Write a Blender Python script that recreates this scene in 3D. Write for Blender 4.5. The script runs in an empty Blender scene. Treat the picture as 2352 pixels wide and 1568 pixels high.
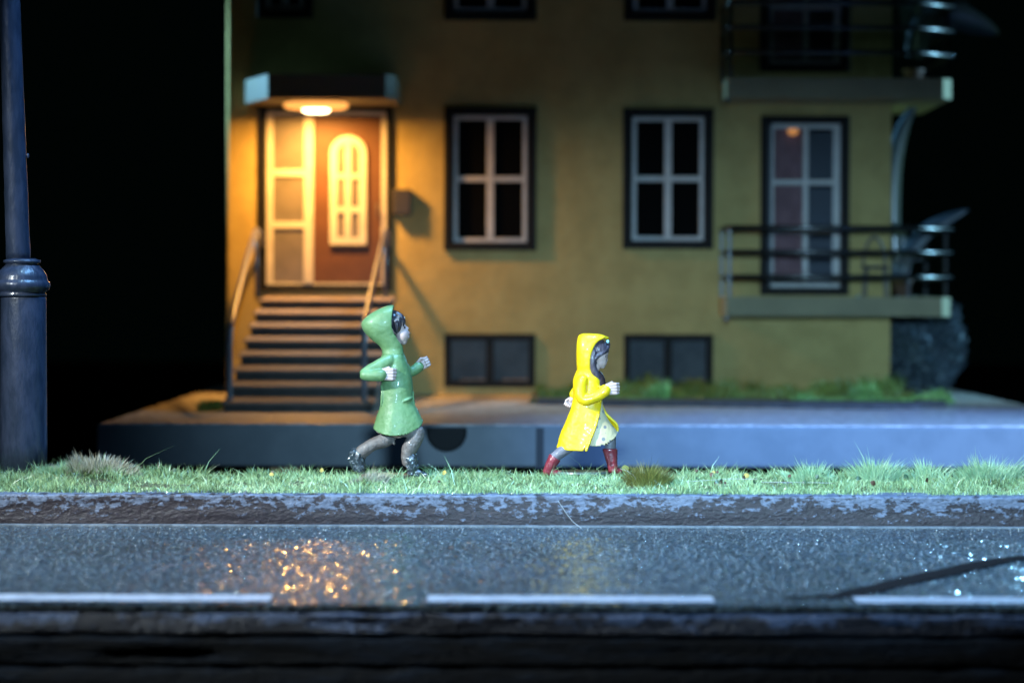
import bpy, bmesh, math, random
import numpy as np
from mathutils import Vector, Matrix, noise
random.seed(7); rng = np.random.default_rng(7)
SC = bpy.context.scene
COL = SC.collection
F = 6533.0            # focal length in pixels of a 2352 wide picture
CZ = 1.43             # camera height
HY = 670.0            # row of the horizon

# ------------------------------------------------------------------ camera, world, lights, exposure
cam = bpy.data.cameras.new('camera'); cam.lens = 100.0; cam.sensor_width = 36.0
cam.clip_start = 0.5; cam.clip_end = 400
cam.dof.use_dof = True; cam.dof.focus_distance = 21.6; cam.dof.aperture_fstop = 0.80
co = bpy.data.objects.new('camera', cam); COL.objects.link(co)
co.location = (0, 0, CZ)
co.rotation_euler = (Matrix.Rotation(math.radians(89.0), 3, 'X') @ Matrix.Rotation(math.radians(0.17), 3, 'Z')).to_euler()
SC.camera = co
w = bpy.data.worlds.new('World'); SC.world = w; w.use_nodes = True
w.node_tree.nodes['Background'].inputs[0].default_value = (0.10, 0.35, 0.30, 1)
w.node_tree.nodes['Background'].inputs[1].default_value = 0.0025
SC.view_settings.view_transform = 'Standard'; SC.view_settings.look = 'None'
SC.view_settings.exposure = 0; SC.view_settings.gamma = 1
SC.cycles.use_denoising = True
SC.cycles.max_bounces = 6
SC.cycles.sample_clamp_indirect = 4.0

def spot(name, loc, aim, power, col, angle, blend=1.0, size=0.2):
    l = bpy.data.lights.new(name, 'SPOT'); l.energy = power; l.color = col
    l.spot_size = math.radians(angle); l.spot_blend = blend; l.shadow_soft_size = size
    o = bpy.data.objects.new(name, l); COL.objects.link(o); o.location = loc
    o.rotation_euler = (Vector(aim) - Vector(loc)).to_track_quat('-Z', 'Y').to_euler()
    return o
# cool key from the left, as the shadows of the arms show; it passes in front of the house
spot('key_light', (-11.0, 12.4, 7.6), (1.6, 19.9, 0.0), 18500, (0.86, 0.97, 1.0), 45, 0.75, 0.22)
# weaker cool frontal light near the camera, fading up the wall and towards the left
fr = spot('front_light', (-0.1, 0.3, 3.0), (3.6, 39.0, -0.6), 30000, (0.36, 0.66, 0.92), 15.8, 1.0, 0.22)
fr.scale = (1.75, 1, 1)
# high light on the figures and the verge
spot('top_light', (-3.0, 17.0, 13.0), (0.0, 21.4, 0.3), 2600, (0.52, 0.88, 1.0), 44, 0.9, 0.25)
# blue light from the right on the slab's face and the ground
bl_ = spot('blue_light', (8.5, 12.0, 12.5), (4.6, 31.6, -0.1), 62000, (0.17, 0.40, 1.0), 11, 0.9, 0.3)
bl_.scale = (2.3, 1, 1)
# lights level with the house that catch its corners
spot('side_light_left', (-7.2, 39.98, 5.2), (-3.6, 38.4, 4.2), 2200, (0.30, 0.72, 1.0), 70, 0.8, 0.12)
spot('side_light_right', (17.0, 40.2, 5.0), (6.0, 39.0, 2.6), 12000, (0.30, 0.72, 1.0), 40, 0.8, 1.1)
# low blue light from behind right: sheen and glints on the wet road
spot('back_light', (9.0, 46.0, 5.6), (2.2, 18.5, 0.0), 1100, (0.25, 0.62, 1.0), 26, 0.9, 0.16)
def area(name, loc, aim, power, col, sx, sy):
    l = bpy.data.lights.new(name, 'AREA'); l.shape = 'RECTANGLE'; l.size = sx; l.size_y = sy
    l.energy = power; l.color = col
    o = bpy.data.objects.new(name, l); COL.objects.link(o); o.location = loc
    o.rotation_euler = (Vector(aim) - Vector(loc)).to_track_quat('-Z', 'Y').to_euler()
    return o
ov = area('overhead_light', (1.0, 18.8, 12.0), (0.6, 18.9, 0), 850, (0.20, 0.50, 1.0), 6, 3)
ov.data.spread = math.radians(88)

# ------------------------------------------------------------------ helpers
def X(px, D): return (px - 1176.0) * D / F
def Z(py, D): return CZ + (HY - py) * D / F

class MB:
    def __init__(s): s.bm = bmesh.new()
    def box(s, x0, x1, y0, y1, z0, z1, bevel=0.0):
        r = bmesh.ops.create_cube(s.bm, size=1.0)
        for v in r['verts']:
            v.co = Vector(((x0+x1)/2 + v.co.x*(x1-x0), (y0+y1)/2 + v.co.y*(y1-y0), (z0+z1)/2 + v.co.z*(z1-z0)))
        if bevel:
            es = list({e for v in r['verts'] for e in v.link_edges})
            bmesh.ops.bevel(s.bm, geom=es, offset=bevel, segments=2, affect='EDGES', profile=0.6)
        return s
    def poly(s, pts, y0, y1):           # outline in x,z extruded along y
        n = len(pts)
        a = [s.bm.verts.new((p[0], y0, p[1])) for p in pts]; b = [s.bm.verts.new((p[0], y1, p[1])) for p in pts]
        s.bm.faces.new(a); s.bm.faces.new(b[::-1])
        for i in range(n): s.bm.faces.new((a[i], b[i], b[(i+1) % n], a[(i+1) % n]))
        return s
    def plan(s, pts, z0, z1):           # outline in x,y extruded along z
        n = len(pts)
        a = [s.bm.verts.new((p[0], p[1], z0)) for p in pts]; b = [s.bm.verts.new((p[0], p[1], z1)) for p in pts]
        s.bm.faces.new(a[::-1]); s.bm.faces.new(b)
        for i in range(n): s.bm.faces.new((a[i], a[(i+1) % n], b[(i+1) % n], b[i]))
        return s
    def tube(s, pts, r, seg=12, smooth=0, caps=True):
        pts = [Vector(p) for p in pts]
        rr = list(r) if hasattr(r, '__len__') else [r]*len(pts)
        if smooth: pts, rr = resample(pts, rr, smooth)
        rings = []; up = Vector((0, 0, 1)); prev = None
        for i, p in enumerate(pts):
            t = (pts[min(i+1, len(pts)-1)] - pts[max(i-1, 0)]).normalized()
            if prev is None: n = t.cross(up) if abs(t.dot(up)) < 0.95 else t.cross(Vector((0, 1, 0)))
            else: n = prev - t*prev.dot(t)
            n.normalize(); prev = n; b = t.cross(n)
            rings.append([s.bm.verts.new(p + (n*math.cos(a) + b*math.sin(a))*rr[i]) for a in [2*math.pi*k/seg for k in range(seg)]])
        for i in range(len(rings)-1):
            for k in range(seg):
                s.bm.faces.new((rings[i][k], rings[i][(k+1) % seg], rings[i+1][(k+1) % seg], rings[i+1][k]))
        if caps: s.bm.faces.new(rings[0][::-1]); s.bm.faces.new(rings[-1])
        return s
    def chain(s, pts, r, smooth=0, seg=16):   # rounded closed limb: tube with ball ends
        pts = [Vector(p) for p in pts]; rr = list(r) if hasattr(r, '__len__') else [r]*len(pts)
        s.tube(pts, rr, seg, smooth)
        s.ball(pts[0], rr[0]); s.ball(pts[-1], rr[-1])
        if not smooth:
            for p, q in zip(pts[1:-1], rr[1:-1]): s.ball(p, q)
        return s
    def ball(s, c, rx, ry=None, rz=None, sub=3):
        ry = rx if ry is None else ry; rz = rx if rz is None else rz
        r = bmesh.ops.create_icosphere(s.bm, subdivisions=sub, radius=1.0)
        for v in r['verts']: v.co = Vector((c[0]+v.co.x*rx, c[1]+v.co.y*ry, c[2]+v.co.z*rz))
        return s
    def lathe(s, prof, cx, cy, seg=40, lean=(0, 0)):
        rings = []
        for r, z in prof:
            rings.append([s.bm.verts.new((cx + lean[0]*z + r*math.cos(2*math.pi*k/seg), cy + lean[1]*z + r*math.sin(2*math.pi*k/seg), z)) for k in range(seg)])
        for i in range(len(rings)-1):
            for k in range(seg): s.bm.faces.new((rings[i][k], rings[i][(k+1) % seg], rings[i+1][(k+1) % seg], rings[i+1][k]))
        s.bm.faces.new(rings[0][::-1]); s.bm.faces.new(rings[-1])
        return s
    def build(s, name, mat, parent=None, smooth=False, origin=None):
        bmesh.ops.recalc_face_normals(s.bm, faces=s.bm.faces)
        if parent is not None:
            bmesh.ops.translate(s.bm, verts=s.bm.verts, vec=-world_loc(parent))
        elif origin is not None:
            bmesh.ops.translate(s.bm, verts=s.bm.verts, vec=-Vector(origin))
        me = bpy.data.meshes.new(name); s.bm.to_mesh(me); s.bm.free()
        if smooth: me.polygons.foreach_set('use_smooth', [True]*len(me.polygons))
        o = bpy.data.objects.new(name, me); COL.objects.link(o)
        if mat: me.materials.append(mat)
        if parent is not None: o.parent = parent
        elif origin is not None: o.location = origin
        return o

def world_loc(o):
    v = Vector(o.location)
    while o.parent: o = o.parent; v += Vector(o.location)
    return v
def resample(pts, rr, n):
    out, ro = [], []
    m = len(pts)
    for i in range(m-1):
        p0, p1, p2, p3 = pts[max(i-1, 0)], pts[i], pts[i+1], pts[min(i+2, m-1)]
        r0, r1, r2, r3 = rr[max(i-1, 0)], rr[i], rr[i+1], rr[min(i+2, m-1)]
        for k in range(n):
            t = k/n
            f = lambda a, b, c, d: 0.5*((2*b) + (c-a)*t + (2*a-5*b+4*c-d)*t*t + (3*b-a-3*c+d)*t**3)
            out.append(Vector([f(p0[j], p1[j], p2[j], p3[j]) for j in range(3)])); ro.append(f(r0, r1, r2, r3))
    out.append(pts[-1]); ro.append(rr[-1])
    return out, ro
def empty(name, loc, label, cat, group=None):
    o = bpy.data.objects.new(name, None); COL.objects.link(o); o.location = loc
    o.empty_display_size = 0.1
    tag(o, label, cat, group); return o
def tag(o, label=None, cat=None, group=None, kind=None):
    if label: o['label'] = label
    if cat: o['category'] = cat
    if group: o['group'] = group
    if kind: o['kind'] = kind
    return o

# ------------------------------------------------------------------ materials
def mat(name, col, rough=0.6, metal=0.0, coat=0.0, var=None, vscale=6.0, bump=0.0, bscale=40.0, bdet=4, stretch=(1, 1, 1), spec=0.5, rvar=0.0, vlo=0.4, vhi=0.6):
    m = bpy.data.materials.new(name); m.use_nodes = True
    nt = m.node_tree; b = nt.nodes['Principled BSDF']
    b.inputs['Base Color'].default_value = (*col, 1); b.inputs['Roughness'].default_value = rough
    b.inputs['Metallic'].default_value = metal; b.inputs['Coat Weight'].default_value = coat
    b.inputs['Coat Roughness'].default_value = 0.12; b.inputs['Specular IOR Level'].default_value = spec
    tc = nt.nodes.new('ShaderNodeTexCoord'); mp = nt.nodes.new('ShaderNodeMapping')
    mp.inputs['Scale'].default_value = stretch
    nt.links.new(tc.outputs['Object'], mp.inputs[0])
    if var:
        n = nt.nodes.new('ShaderNodeTexNoise'); n.inputs['Scale'].default_value = vscale; n.inputs['Detail'].default_value = 6
        n.inputs['Roughness'].default_value = 0.65
        nt.links.new(mp.outputs[0], n.inputs['Vector'])
        r = nt.nodes.new('ShaderNodeValToRGB'); r.color_ramp.elements[0].color = (*col, 1); r.color_ramp.elements[1].color = (*var, 1)
        r.color_ramp.elements[0].position = vlo; r.color_ramp.elements[1].position = vhi
        nt.links.new(n.outputs[0], r.inputs[0]); nt.links.new(r.outputs[0], b.inputs['Base Color'])
        if rvar:
            mr = nt.nodes.new('ShaderNodeMapRange'); mr.inputs[1].default_value = 0.35; mr.inputs[2].default_value = 0.65
            mr.inputs[3].default_value = rough - rvar; mr.inputs[4].default_value = rough + rvar
            nt.links.new(n.outputs[0], mr.inputs[0]); nt.links.new(mr.outputs[0], b.inputs['Roughness'])
    if bump:
        n2 = nt.nodes.new('ShaderNodeTexNoise'); n2.inputs['Scale'].default_value = bscale; n2.inputs['Detail'].default_value = bdet
        nt.links.new(mp.outputs[0], n2.inputs['Vector'])
        bp = nt.nodes.new('ShaderNodeBump'); bp.inputs['Strength'].default_value = bump; bp.inputs['Distance'].default_value = 0.02
        nt.links.new(n2.outputs[0], bp.inputs['Height']); nt.links.new(bp.outputs[0], b.inputs['Normal'])
    return m
def emis(name, col, s):
    m = bpy.data.materials.new(name); m.use_nodes = True
    b = m.node_tree.nodes['Principled BSDF']; b.inputs['Base Color'].default_value = (*col, 1)
    b.inputs['Emission Color'].default_value = (*col, 1); b.inputs['Emission Strength'].default_value = s
    return m
def glassy(name, gloss=0.08, tint=(1, 1, 1), rough=0.03):
    m = bpy.data.materials.new(name); m.use_nodes = True; nt = m.node_tree
    nt.nodes.remove(nt.nodes['Principled BSDF']); out = nt.nodes['Material Output']
    t = nt.nodes.new('ShaderNodeBsdfTransparent'); t.inputs[0].default_value = (*tint, 1)
    g = nt.nodes.new('ShaderNodeBsdfGlossy'); g.inputs['Roughness'].default_value = rough
    mx = nt.nodes.new('ShaderNodeMixShader'); mx.inputs[0].default_value = gloss
    nt.links.new(t.outputs[0], mx.inputs[1]); nt.links.new(g.outputs[0], mx.inputs[2]); nt.links.new(mx.outputs[0], out.inputs[0])
    return m

M = {}
M['plaster'] = mat('plaster', (0.41, 0.315, 0.12), 0.85, var=(0.49, 0.38, 0.15), vscale=1.9, bump=0.5, bscale=9, bdet=8, spec=0.3)
M['slab_render'] = mat('slab_render', (0.28, 0.25, 0.15), 0.8, var=(0.24, 0.215, 0.13), vscale=3, bump=0.3, bscale=20)
M['dark_frame'] = mat('dark_frame', (0.012, 0.0115, 0.011), 0.6, bump=0.1, spec=0.15)
M['white_paint'] = mat('white_paint', (0.58, 0.56, 0.53), 0.5, var=(0.50, 0.48, 0.45), vscale=4, bump=0.1)
M['door_brown'] = mat('door_brown', (0.11, 0.042, 0.018), 0.6, var=(0.09, 0.034, 0.014), vscale=5, bump=0.15)
M['pane_dark'] = mat('pane_dark', (0.005, 0.005, 0.005), 0.6, spec=0.0)
M['pane_grey'] = mat('pane_grey', (0.16, 0.14, 0.125), 0.45, var=(0.13, 0.115, 0.10), vscale=3)
M['pane_cellar'] = mat('pane_cellar', (0.085, 0.09, 0.095), 0.6, var=(0.055, 0.06, 0.068), vscale=3, spec=0.2)
M['concrete_dark'] = mat('concrete_dark', (0.065, 0.055, 0.05), 0.8, var=(0.045, 0.04, 0.036), vscale=5, bump=0.4)
M['concrete_pale'] = mat('concrete_pale', (0.24, 0.185, 0.155), 0.8, var=(0.18, 0.14, 0.12), vscale=9, bump=0.4)
M['rail'] = mat('rail', (0.075, 0.075, 0.095), 0.32)
M['rail_black'] = mat('rail_black', (0.006, 0.007, 0.008), 0.25, coat=0.25)
M['table_black'] = mat('table_black', (0.002, 0.002, 0.002), 0.9, spec=0.1)
M['slab_side'] = mat('slab_side', (0.17, 0.19, 0.21), 0.75, var=(0.145, 0.165, 0.185), vscale=2.5, bump=0.15)
M['slab_top'] = mat('slab_top', (0.36, 0.33, 0.32), 0.55, var=(0.72, 0.67, 0.65), vscale=9, bump=1.0, bscale=16, rvar=0.2, coat=0.3)
M['edging'] = mat('edging', (0.045, 0.04, 0.05), 0.6, var=(0.08, 0.075, 0.09), vscale=6, bump=0.5)
M['soil'] = mat('soil', (0.05, 0.045, 0.02), 0.9, var=(0.09, 0.10, 0.04), vscale=12, bump=0.8, bscale=30)
M['peach'] = mat('peach', (0.42, 0.2, 0.12), 0.8)
M['lamp_paint'] = mat('lamp_paint', (0.030, 0.045, 0.082), 0.36, coat=0.3, var=(0.055, 0.072, 0.125), vscale=14, bump=0.35, bscale=26, bdet=6, stretch=(1, 1, 0.35))
M['thread'] = mat('thread', (0.45, 0.48, 0.5), 0.3)

def grass_mat(name, cols, rough=0.45, strength=1.0):
    m = bpy.data.materials.new(name); m.use_nodes = True; nt = m.node_tree; b = nt.nodes['Principled BSDF']
    g = nt.nodes.new('ShaderNodeNewGeometry'); r = nt.nodes.new('ShaderNodeValToRGB')
    cr = r.color_ramp
    cr.elements[0].position = 0; cr.elements[0].color = (*cols[0], 1)
    cr.elements[1].position = 1; cr.elements[1].color = (*cols[-1], 1)
    for i, c in enumerate(cols[1:-1]):
        e = cr.elements.new((i+1)/(len(cols)-1)); e.color = (*c, 1)
    tc = nt.nodes.new('ShaderNodeTexCoord'); n = nt.nodes.new('ShaderNodeTexNoise'); n.inputs['Scale'].default_value = 2.4; n.inputs['Detail'].default_value = 3
    nt.links.new(tc.outputs['Object'], n.inputs['Vector'])
    mm = nt.nodes.new('ShaderNodeMath'); mm.operation = 'MULTIPLY_ADD'; mm.inputs[1].default_value = 0.55
    m2 = nt.nodes.new('ShaderNodeMath'); m2.operation = 'MULTIPLY_ADD'; m2.inputs[1].default_value = 1.6; m2.inputs[2].default_value = -0.66
    nt.links.new(n.outputs[0], m2.inputs[0]); nt.links.new(g.outputs['Random Per Island'], mm.inputs[0]); nt.links.new(m2.outputs[0], mm.inputs[2])
    nt.links.new(mm.outputs[0], r.inputs[0]); nt.links.new(r.outputs[0], b.inputs['Base Color'])
    b.inputs['Roughness'].default_value = rough
    b.inputs['Transmission Weight'].default_value = 0.0
    return m
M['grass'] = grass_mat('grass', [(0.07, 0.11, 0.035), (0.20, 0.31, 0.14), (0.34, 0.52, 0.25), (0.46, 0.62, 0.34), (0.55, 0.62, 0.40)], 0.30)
M['grass_pale'] = grass_mat('grass_pale', [(0.26, 0.22, 0.14), (0.42, 0.40, 0.30), (0.58, 0.58, 0.48), (0.62, 0.64, 0.56)], 0.35)
M['grass_olive'] = grass_mat('grass_olive', [(0.08, 0.075, 0.02), (0.20, 0.20, 0.05), (0.34, 0.36, 0.10)], 0.4)
M['grass_fresh'] = grass_mat('grass_fresh', [(0.24, 0.40, 0.20), (0.40, 0.60, 0.36), (0.52, 0.68, 0.46)], 0.3)
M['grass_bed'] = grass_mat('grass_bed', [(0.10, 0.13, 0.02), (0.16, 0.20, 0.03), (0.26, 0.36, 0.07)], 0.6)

# ------------------------------------------------------------------ large structure
# table the models stand on
tag(MB().box(-60, 60, 2, 120, -1.65, -1.55).build('table', M['table_black']), kind='structure')

# road: wet model asphalt with a lively surface
def road_material():
    m = bpy.data.materials.new('wet_asphalt'); m.use_nodes = True; nt = m.node_tree; b = nt.nodes['Principled BSDF']
    L = nt.links.new; N = nt.nodes.new
    tc = N('ShaderNodeTexCoord')
    def noi(s, d=4, st=None, r=0.6):
        n = N('ShaderNodeTexNoise'); n.inputs['Scale'].default_value = s; n.inputs['Detail'].default_value = d; n.inputs['Roughness'].default_value = r
        if st:
            mp = N('ShaderNodeMapping'); mp.inputs['Scale'].default_value = st; L(tc.outputs['Object'], mp.inputs[0]); L(mp.outputs[0], n.inputs['Vector'])
        else: L(tc.outputs['Object'], n.inputs['Vector'])
        return n
    n1 = noi(30, 4, (1, 0.42, 1), 0.6); r1 = N('ShaderNodeValToRGB')
    r1.color_ramp.elements[0].position = 0.43; r1.color_ramp.elements[0].color = (0.006, 0.011, 0.016, 1)
    r1.color_ramp.elements[1].position = 0.60; r1.color_ramp.elements[1].color = (0.066, 0.105, 0.14, 1)
    L(n1.outputs[0], r1.inputs[0])
    n2 = noi(0.9, 5); r2 = N('ShaderNodeValToRGB')
    r2.color_ramp.elements[0].position = 0.35; r2.color_ramp.elements[0].color = (0.55, 0.55, 0.52, 1)
    r2.color_ramp.elements[1].position = 0.65; r2.color_ramp.elements[1].color = (1.0, 1.0, 1.0, 1)
    L(n2.outputs[0], r2.inputs[0])
    mx = N('ShaderNodeMix'); mx.data_type = 'RGBA'; mx.blend_type = 'MULTIPLY'; mx.inputs[0].default_value = 1
    L(r1.outputs[0], mx.inputs[6]); L(r2.outputs[0], mx.inputs[7]); L(mx.outputs[2], b.inputs['Base Color'])
    mr = N('ShaderNodeMapRange'); mr.inputs[1].default_value = 0.3; mr.inputs[2].default_value = 0.7; mr.inputs[3].default_value = 0.45; mr.inputs[4].default_value = 0.65
    L(n1.outputs[0], mr.inputs[0]); L(mr.outputs[0], b.inputs['Roughness'])
    h1 = noi(34, 3, (1, 0.45, 1), 0.55); h2 = noi(9, 4)
    ad = N('ShaderNodeMath'); ad.operation = 'MULTIPLY_ADD'; ad.inputs[1].default_value = 1.0; L(h1.outputs[0], ad.inputs[0]); L(h2.outputs[0], ad.inputs[2])
    bp = N('ShaderNodeBump'); bp.inputs['Strength'].default_value = 1.0; bp.inputs['Distance'].default_value = 0.02
    L(ad.outputs[0], bp.inputs['Height']); L(bp.outputs[0], b.inputs['Normal'])
    # wet grains: every cell is a small glossy facet with its own tilt
    v = N('ShaderNodeTexVoronoi'); v.inputs['Scale'].default_value = 56; vm = N('ShaderNodeMapping'); vm.inputs['Scale'].default_value = (1, 0.5, 1); L(tc.outputs['Object'], vm.inputs[0]); L(vm.outputs[0], v.inputs['Vector'])
    s1 = N('ShaderNodeVectorMath'); s1.operation = 'SUBTRACT'; s1.inputs[1].default_value = (0.5, 0.5, 0.5); L(v.outputs['Color'], s1.inputs[0])
    def vm_(op, p, q):
        n_ = N('ShaderNodeVectorMath'); n_.operation = op; L(p.outputs[0], n_.inputs[0])
        if isinstance(q, tuple): n_.inputs[1].default_value = q
        else: L(q.outputs[0], n_.inputs[1])
        return n_
    u_ = vm_('MULTIPLY', s1, (2.0, 2.0, 0.0)); u2 = vm_('MULTIPLY', u_, u_); u4 = vm_('MULTIPLY', u2, u2); u5 = vm_('MULTIPLY', u4, u_)
    s2 = vm_('ADD', vm_('MULTIPLY', u_, (0.10, 0.13, 0.0)), vm_('MULTIPLY', u5, (0.22, 0.14, 0.0)))
    s3 = N('ShaderNodeVectorMath'); s3.operation = 'ADD'; s3.inputs[1].default_value = (0, 0, 1); L(s2.outputs[0], s3.inputs[0])
    s4 = N('ShaderNodeVectorMath'); s4.operation = 'NORMALIZE'; L(s3.outputs[0], s4.inputs[0])
    sc_ = N('ShaderNodeSeparateColor'); L(v.outputs['Color'], sc_.inputs[0])
    pr = N('ShaderNodeMapRange'); pr.inputs[3].default_value = 0.35; pr.inputs[4].default_value = 1.75; L(sc_.outputs[2], pr.inputs[0])
    m5 = N('ShaderNodeVectorMath'); m5.operation = 'SCALE'; L(mx.outputs[2], m5.inputs[0]); L(pr.outputs[0], m5.inputs['Scale']); L(m5.outputs[0], b.inputs['Base Color'])
    L(s4.outputs[0], b.inputs['Coat Normal']); b.inputs['Coat Roughness'].default_value = 0.10; b.inputs['Coat Weight'].default_value = 0.7
    b.inputs['Specular IOR Level'].default_value = 0.25
    return m
RZ = -0.235
tag(MB().box(-9, 9, 15.1, 20.32, RZ-0.033, RZ).build('road', road_material()), kind='structure')
# worn white dashes, 4 mm above the road
M['dash'] = mat('dash', (0.42, 0.45, 0.50), 0.5, var=(0.26, 0.29, 0.34), vscale=9, bump=0.5, bscale=30)
def dash(x0, x1):
    D = 15.52
    mb = MB(); n = 40
    a0, a1 = X(x0, D), X(x1, D); d0, d1 = 15.24, 15.55
    top = []; bot = []
    for i in range(n+1):
        x = a0+(a1-a0)*i/n
        top.append(mb.bm.verts.new((x, d1+random.uniform(-.012, .012), RZ+0.004))); bot.append(mb.bm.verts.new((x, d0+random.uniform(-.012, .012), RZ+0.004)))
    for i in range(n): mb.bm.faces.new((bot[i], bot[i+1], top[i+1], top[i]))
    tag(mb.build('road_marking', M['dash']), kind='structure')
for a in ((-900, -330), (0-60, 628), (985, 1637), (1960, 2620), (2950, 3500)): dash(*a)
# dark strip curving over the road on the right
M['strip_dark'] = mat('strip_dark', (0.006, 0.006, 0.007), 0.9, bump=0.6, spec=0.1)
mb = MB(); pts = [(1800, 1378), (1920, 1374), (2000, 1358), (2100, 1334), (2200, 1312), (2290, 1292), (2380, 1282), (2480, 1277)]
cur = []
for px, py in pts:
    D = (CZ-RZ)*F/(py-4-HY); cur.append(Vector((X(px, D), D, RZ+0.008)))
cur, _ = resample(cur, [1]*len(cur), 8)
CP = list(cur)
for k, p in enumerate(CP):
    t = (CP[min(k+1, len(CP)-1)] - CP[max(k-1, 0)]).normalized(); nrm = Vector((-t.y, t.x, 0))
    wd = 0.075 + 0.02*noise.noise(p*4); wd *= min(1, 0.25 + k*0.06)
    cur[k] = (mb.bm.verts.new(p+nrm*wd*1.3), mb.bm.verts.new(p-nrm*wd*1.3))
for k in range(len(cur)-1): mb.bm.faces.new((cur[k][0], cur[k][1], cur[k+1][1], cur[k+1][0]))
tag(mb.build('dark_strip', M['strip_dark']), kind='structure')

# kerb with chipped paint; front face is a rough displaced sheet
def worn_paint(name, dark, pale, zlo, zhi, lo=0.47, hi=0.56, scale=9, stretch=(0.55, 1, 1.5), rough=0.45, bst=0.9, spc=0.5):
    m = bpy.data.materials.new(name); m.use_nodes = True; nt = m.node_tree; b = nt.nodes['Principled BSDF']
    L = nt.links.new; N = nt.nodes.new
    tc = N('ShaderNodeTexCoord'); mp = N('ShaderNodeMapping'); mp.inputs['Scale'].default_value = stretch; L(tc.outputs['Object'], mp.inputs[0])
    n = N('ShaderNodeTexNoise'); n.inputs['Scale'].default_value = scale; n.inputs['Detail'].default_value = 9; n.inputs['Roughness'].default_value = 0.7; n.inputs['Distortion'].default_value = 0.15; L(mp.outputs[0], n.inputs['Vector'])
    n0 = N('ShaderNodeTexNoise'); n0.inputs['Scale'].default_value = 1.1; n0.inputs['Detail'].default_value = 3; L(tc.outputs['Object'], n0.inputs['Vector'])
    sx = N('ShaderNodeSeparateXYZ'); L(tc.outputs['Object'], sx.inputs[0])
    mr = N('ShaderNodeMapRange'); mr.inputs[1].default_value = zlo; mr.inputs[2].default_value = zhi; mr.inputs[3].default_value = -0.13; mr.inputs[4].default_value = 0.10; L(sx.outputs[2], mr.inputs[0])
    a = N('ShaderNodeMath'); a.operation = 'ADD'; L(n.outputs[0], a.inputs[0]); L(mr.outputs[0], a.inputs[1])
    a2 = N('ShaderNodeMath'); a2.operation = 'MULTIPLY_ADD'; a2.inputs[1].default_value = 0.35; L(n0.outputs[0], a2.inputs[0]); L(a.outputs[0], a2.inputs[2])
    r = N('ShaderNodeValToRGB'); r.color_ramp.elements[0].position = lo+0.175; r.color_ramp.elements[1].position = hi+0.175
    r.color_ramp.elements[0].color = (*dark, 1); r.color_ramp.elements[1].color = (*pale, 1); L(a2.outputs[0], r.inputs[0])
    n3 = N('ShaderNodeTexNoise'); n3.inputs['Scale'].default_value = 40; n3.inputs['Detail'].default_value = 4; L(mp.outputs[0], n3.inputs['Vector'])
    mx = N('ShaderNodeMix'); mx.data_type = 'RGBA'; mx.blend_type = 'MULTIPLY'; mx.inputs[0].default_value = 0.8
    r3 = N('ShaderNodeValToRGB'); r3.color_ramp.elements[0].position = 0.3; r3.color_ramp.elements[0].color = (0.45, 0.45, 0.45, 1); r3.color_ramp.elements[1].position = 0.62; r3.color_ramp.elements[1].color = (1.25, 1.25, 1.25, 1)
    L(n3.outputs[0], r3.inputs[0]); L(r.outputs[0], mx.inputs[6]); L(r3.outputs[0], mx.inputs[7]); L(mx.outputs[2], b.inputs['Base Color'])
    ad = N('ShaderNodeMath'); ad.operation = 'ADD'; L(n.outputs[0], ad.inputs[0]); L(n3.outputs[0], ad.inputs[1])
    bp = N('ShaderNodeBump'); bp.inputs['Strength'].default_value = bst; bp.inputs['Distance'].default_value = 0.02; L(ad.outputs[0], bp.inputs['Height']); L(bp.outputs[0], b.inputs['Normal'])
    b.inputs['Roughness'].default_value = rough; b.inputs['Specular IOR Level'].default_value = spc
    return m
def rough_block(name, x0, x1, y0, y1, z0, z1, m, amp=0.02, nx=500, nz=16, ny=5, sc=(2.2, 3, 9), chip=0.02):
    mb = MB(); bm = mb.bm
    prof = [(y1, z0)] + [(y0, z0 + (z1-z0)*i/nz) for i in range(nz+1)] + [(y0 + (y1-y0)*i/ny, z1) for i in range(1, ny+1)]
    rows = []
    for i in range(nx+1):
        x = x0 + (x1-x0)*i/nx; row = []
        for (y, z) in prof:
            q = Vector((x*sc[0], y*sc[1], z*sc[2]))
            d = amp*noise.fractal(q, 0.9, 2.1, 5)
            yy, zz = y, z
            if y <= y0 + 1e-6:
                yy = y + d - amp*0.2
                if abs(z-z1) < 1e-6: yy += chip*0.6; zz = z - chip*max(0, noise.noise(Vector((x*5, 1, 3)))+.3) - 0.004
            elif y < y1 - 1e-6: zz = z + d*0.4
            row.append(bm.verts.new((x, yy, zz)))
        rows.append(row)
    for i in range(nx):
        for j in range(len(prof)-1): bm.faces.new((rows[i][j], rows[i+1][j], rows[i+1][j+1], rows[i][j+1]))
        bm.faces.new((rows[i][0], rows[i][-1], rows[i+1][-1], rows[i+1][0]))
    bm.faces.new(rows[0]); bm.faces.new(rows[-1][::-1])
    return tag(mb.build(name, m, smooth=True), kind='structure')
M['kerb'] = worn_paint('kerb_paint', (0.024, 0.017, 0.022), (0.125, 0.155, 0.225), RZ, 0.0, lo=0.515, hi=0.56, scale=23, stretch=(0.6, 1, 1.1), bst=.45)
rough_block('kerb', -9, 9, 20.20, 20.52, RZ-0.02, -0.008, M['kerb'], 0.007, nx=900, nz=20, sc=(1.2, 4, 11))
tag(MB().box(-9, 9, 20.10, 20.16, RZ-0.01, RZ+0.012, 0.004).build('gutter', mat('gutter', (.08, .10, .12), .5, var=(.16, .19, .22), vscale=12, bump=.4)), kind='structure')
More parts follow.
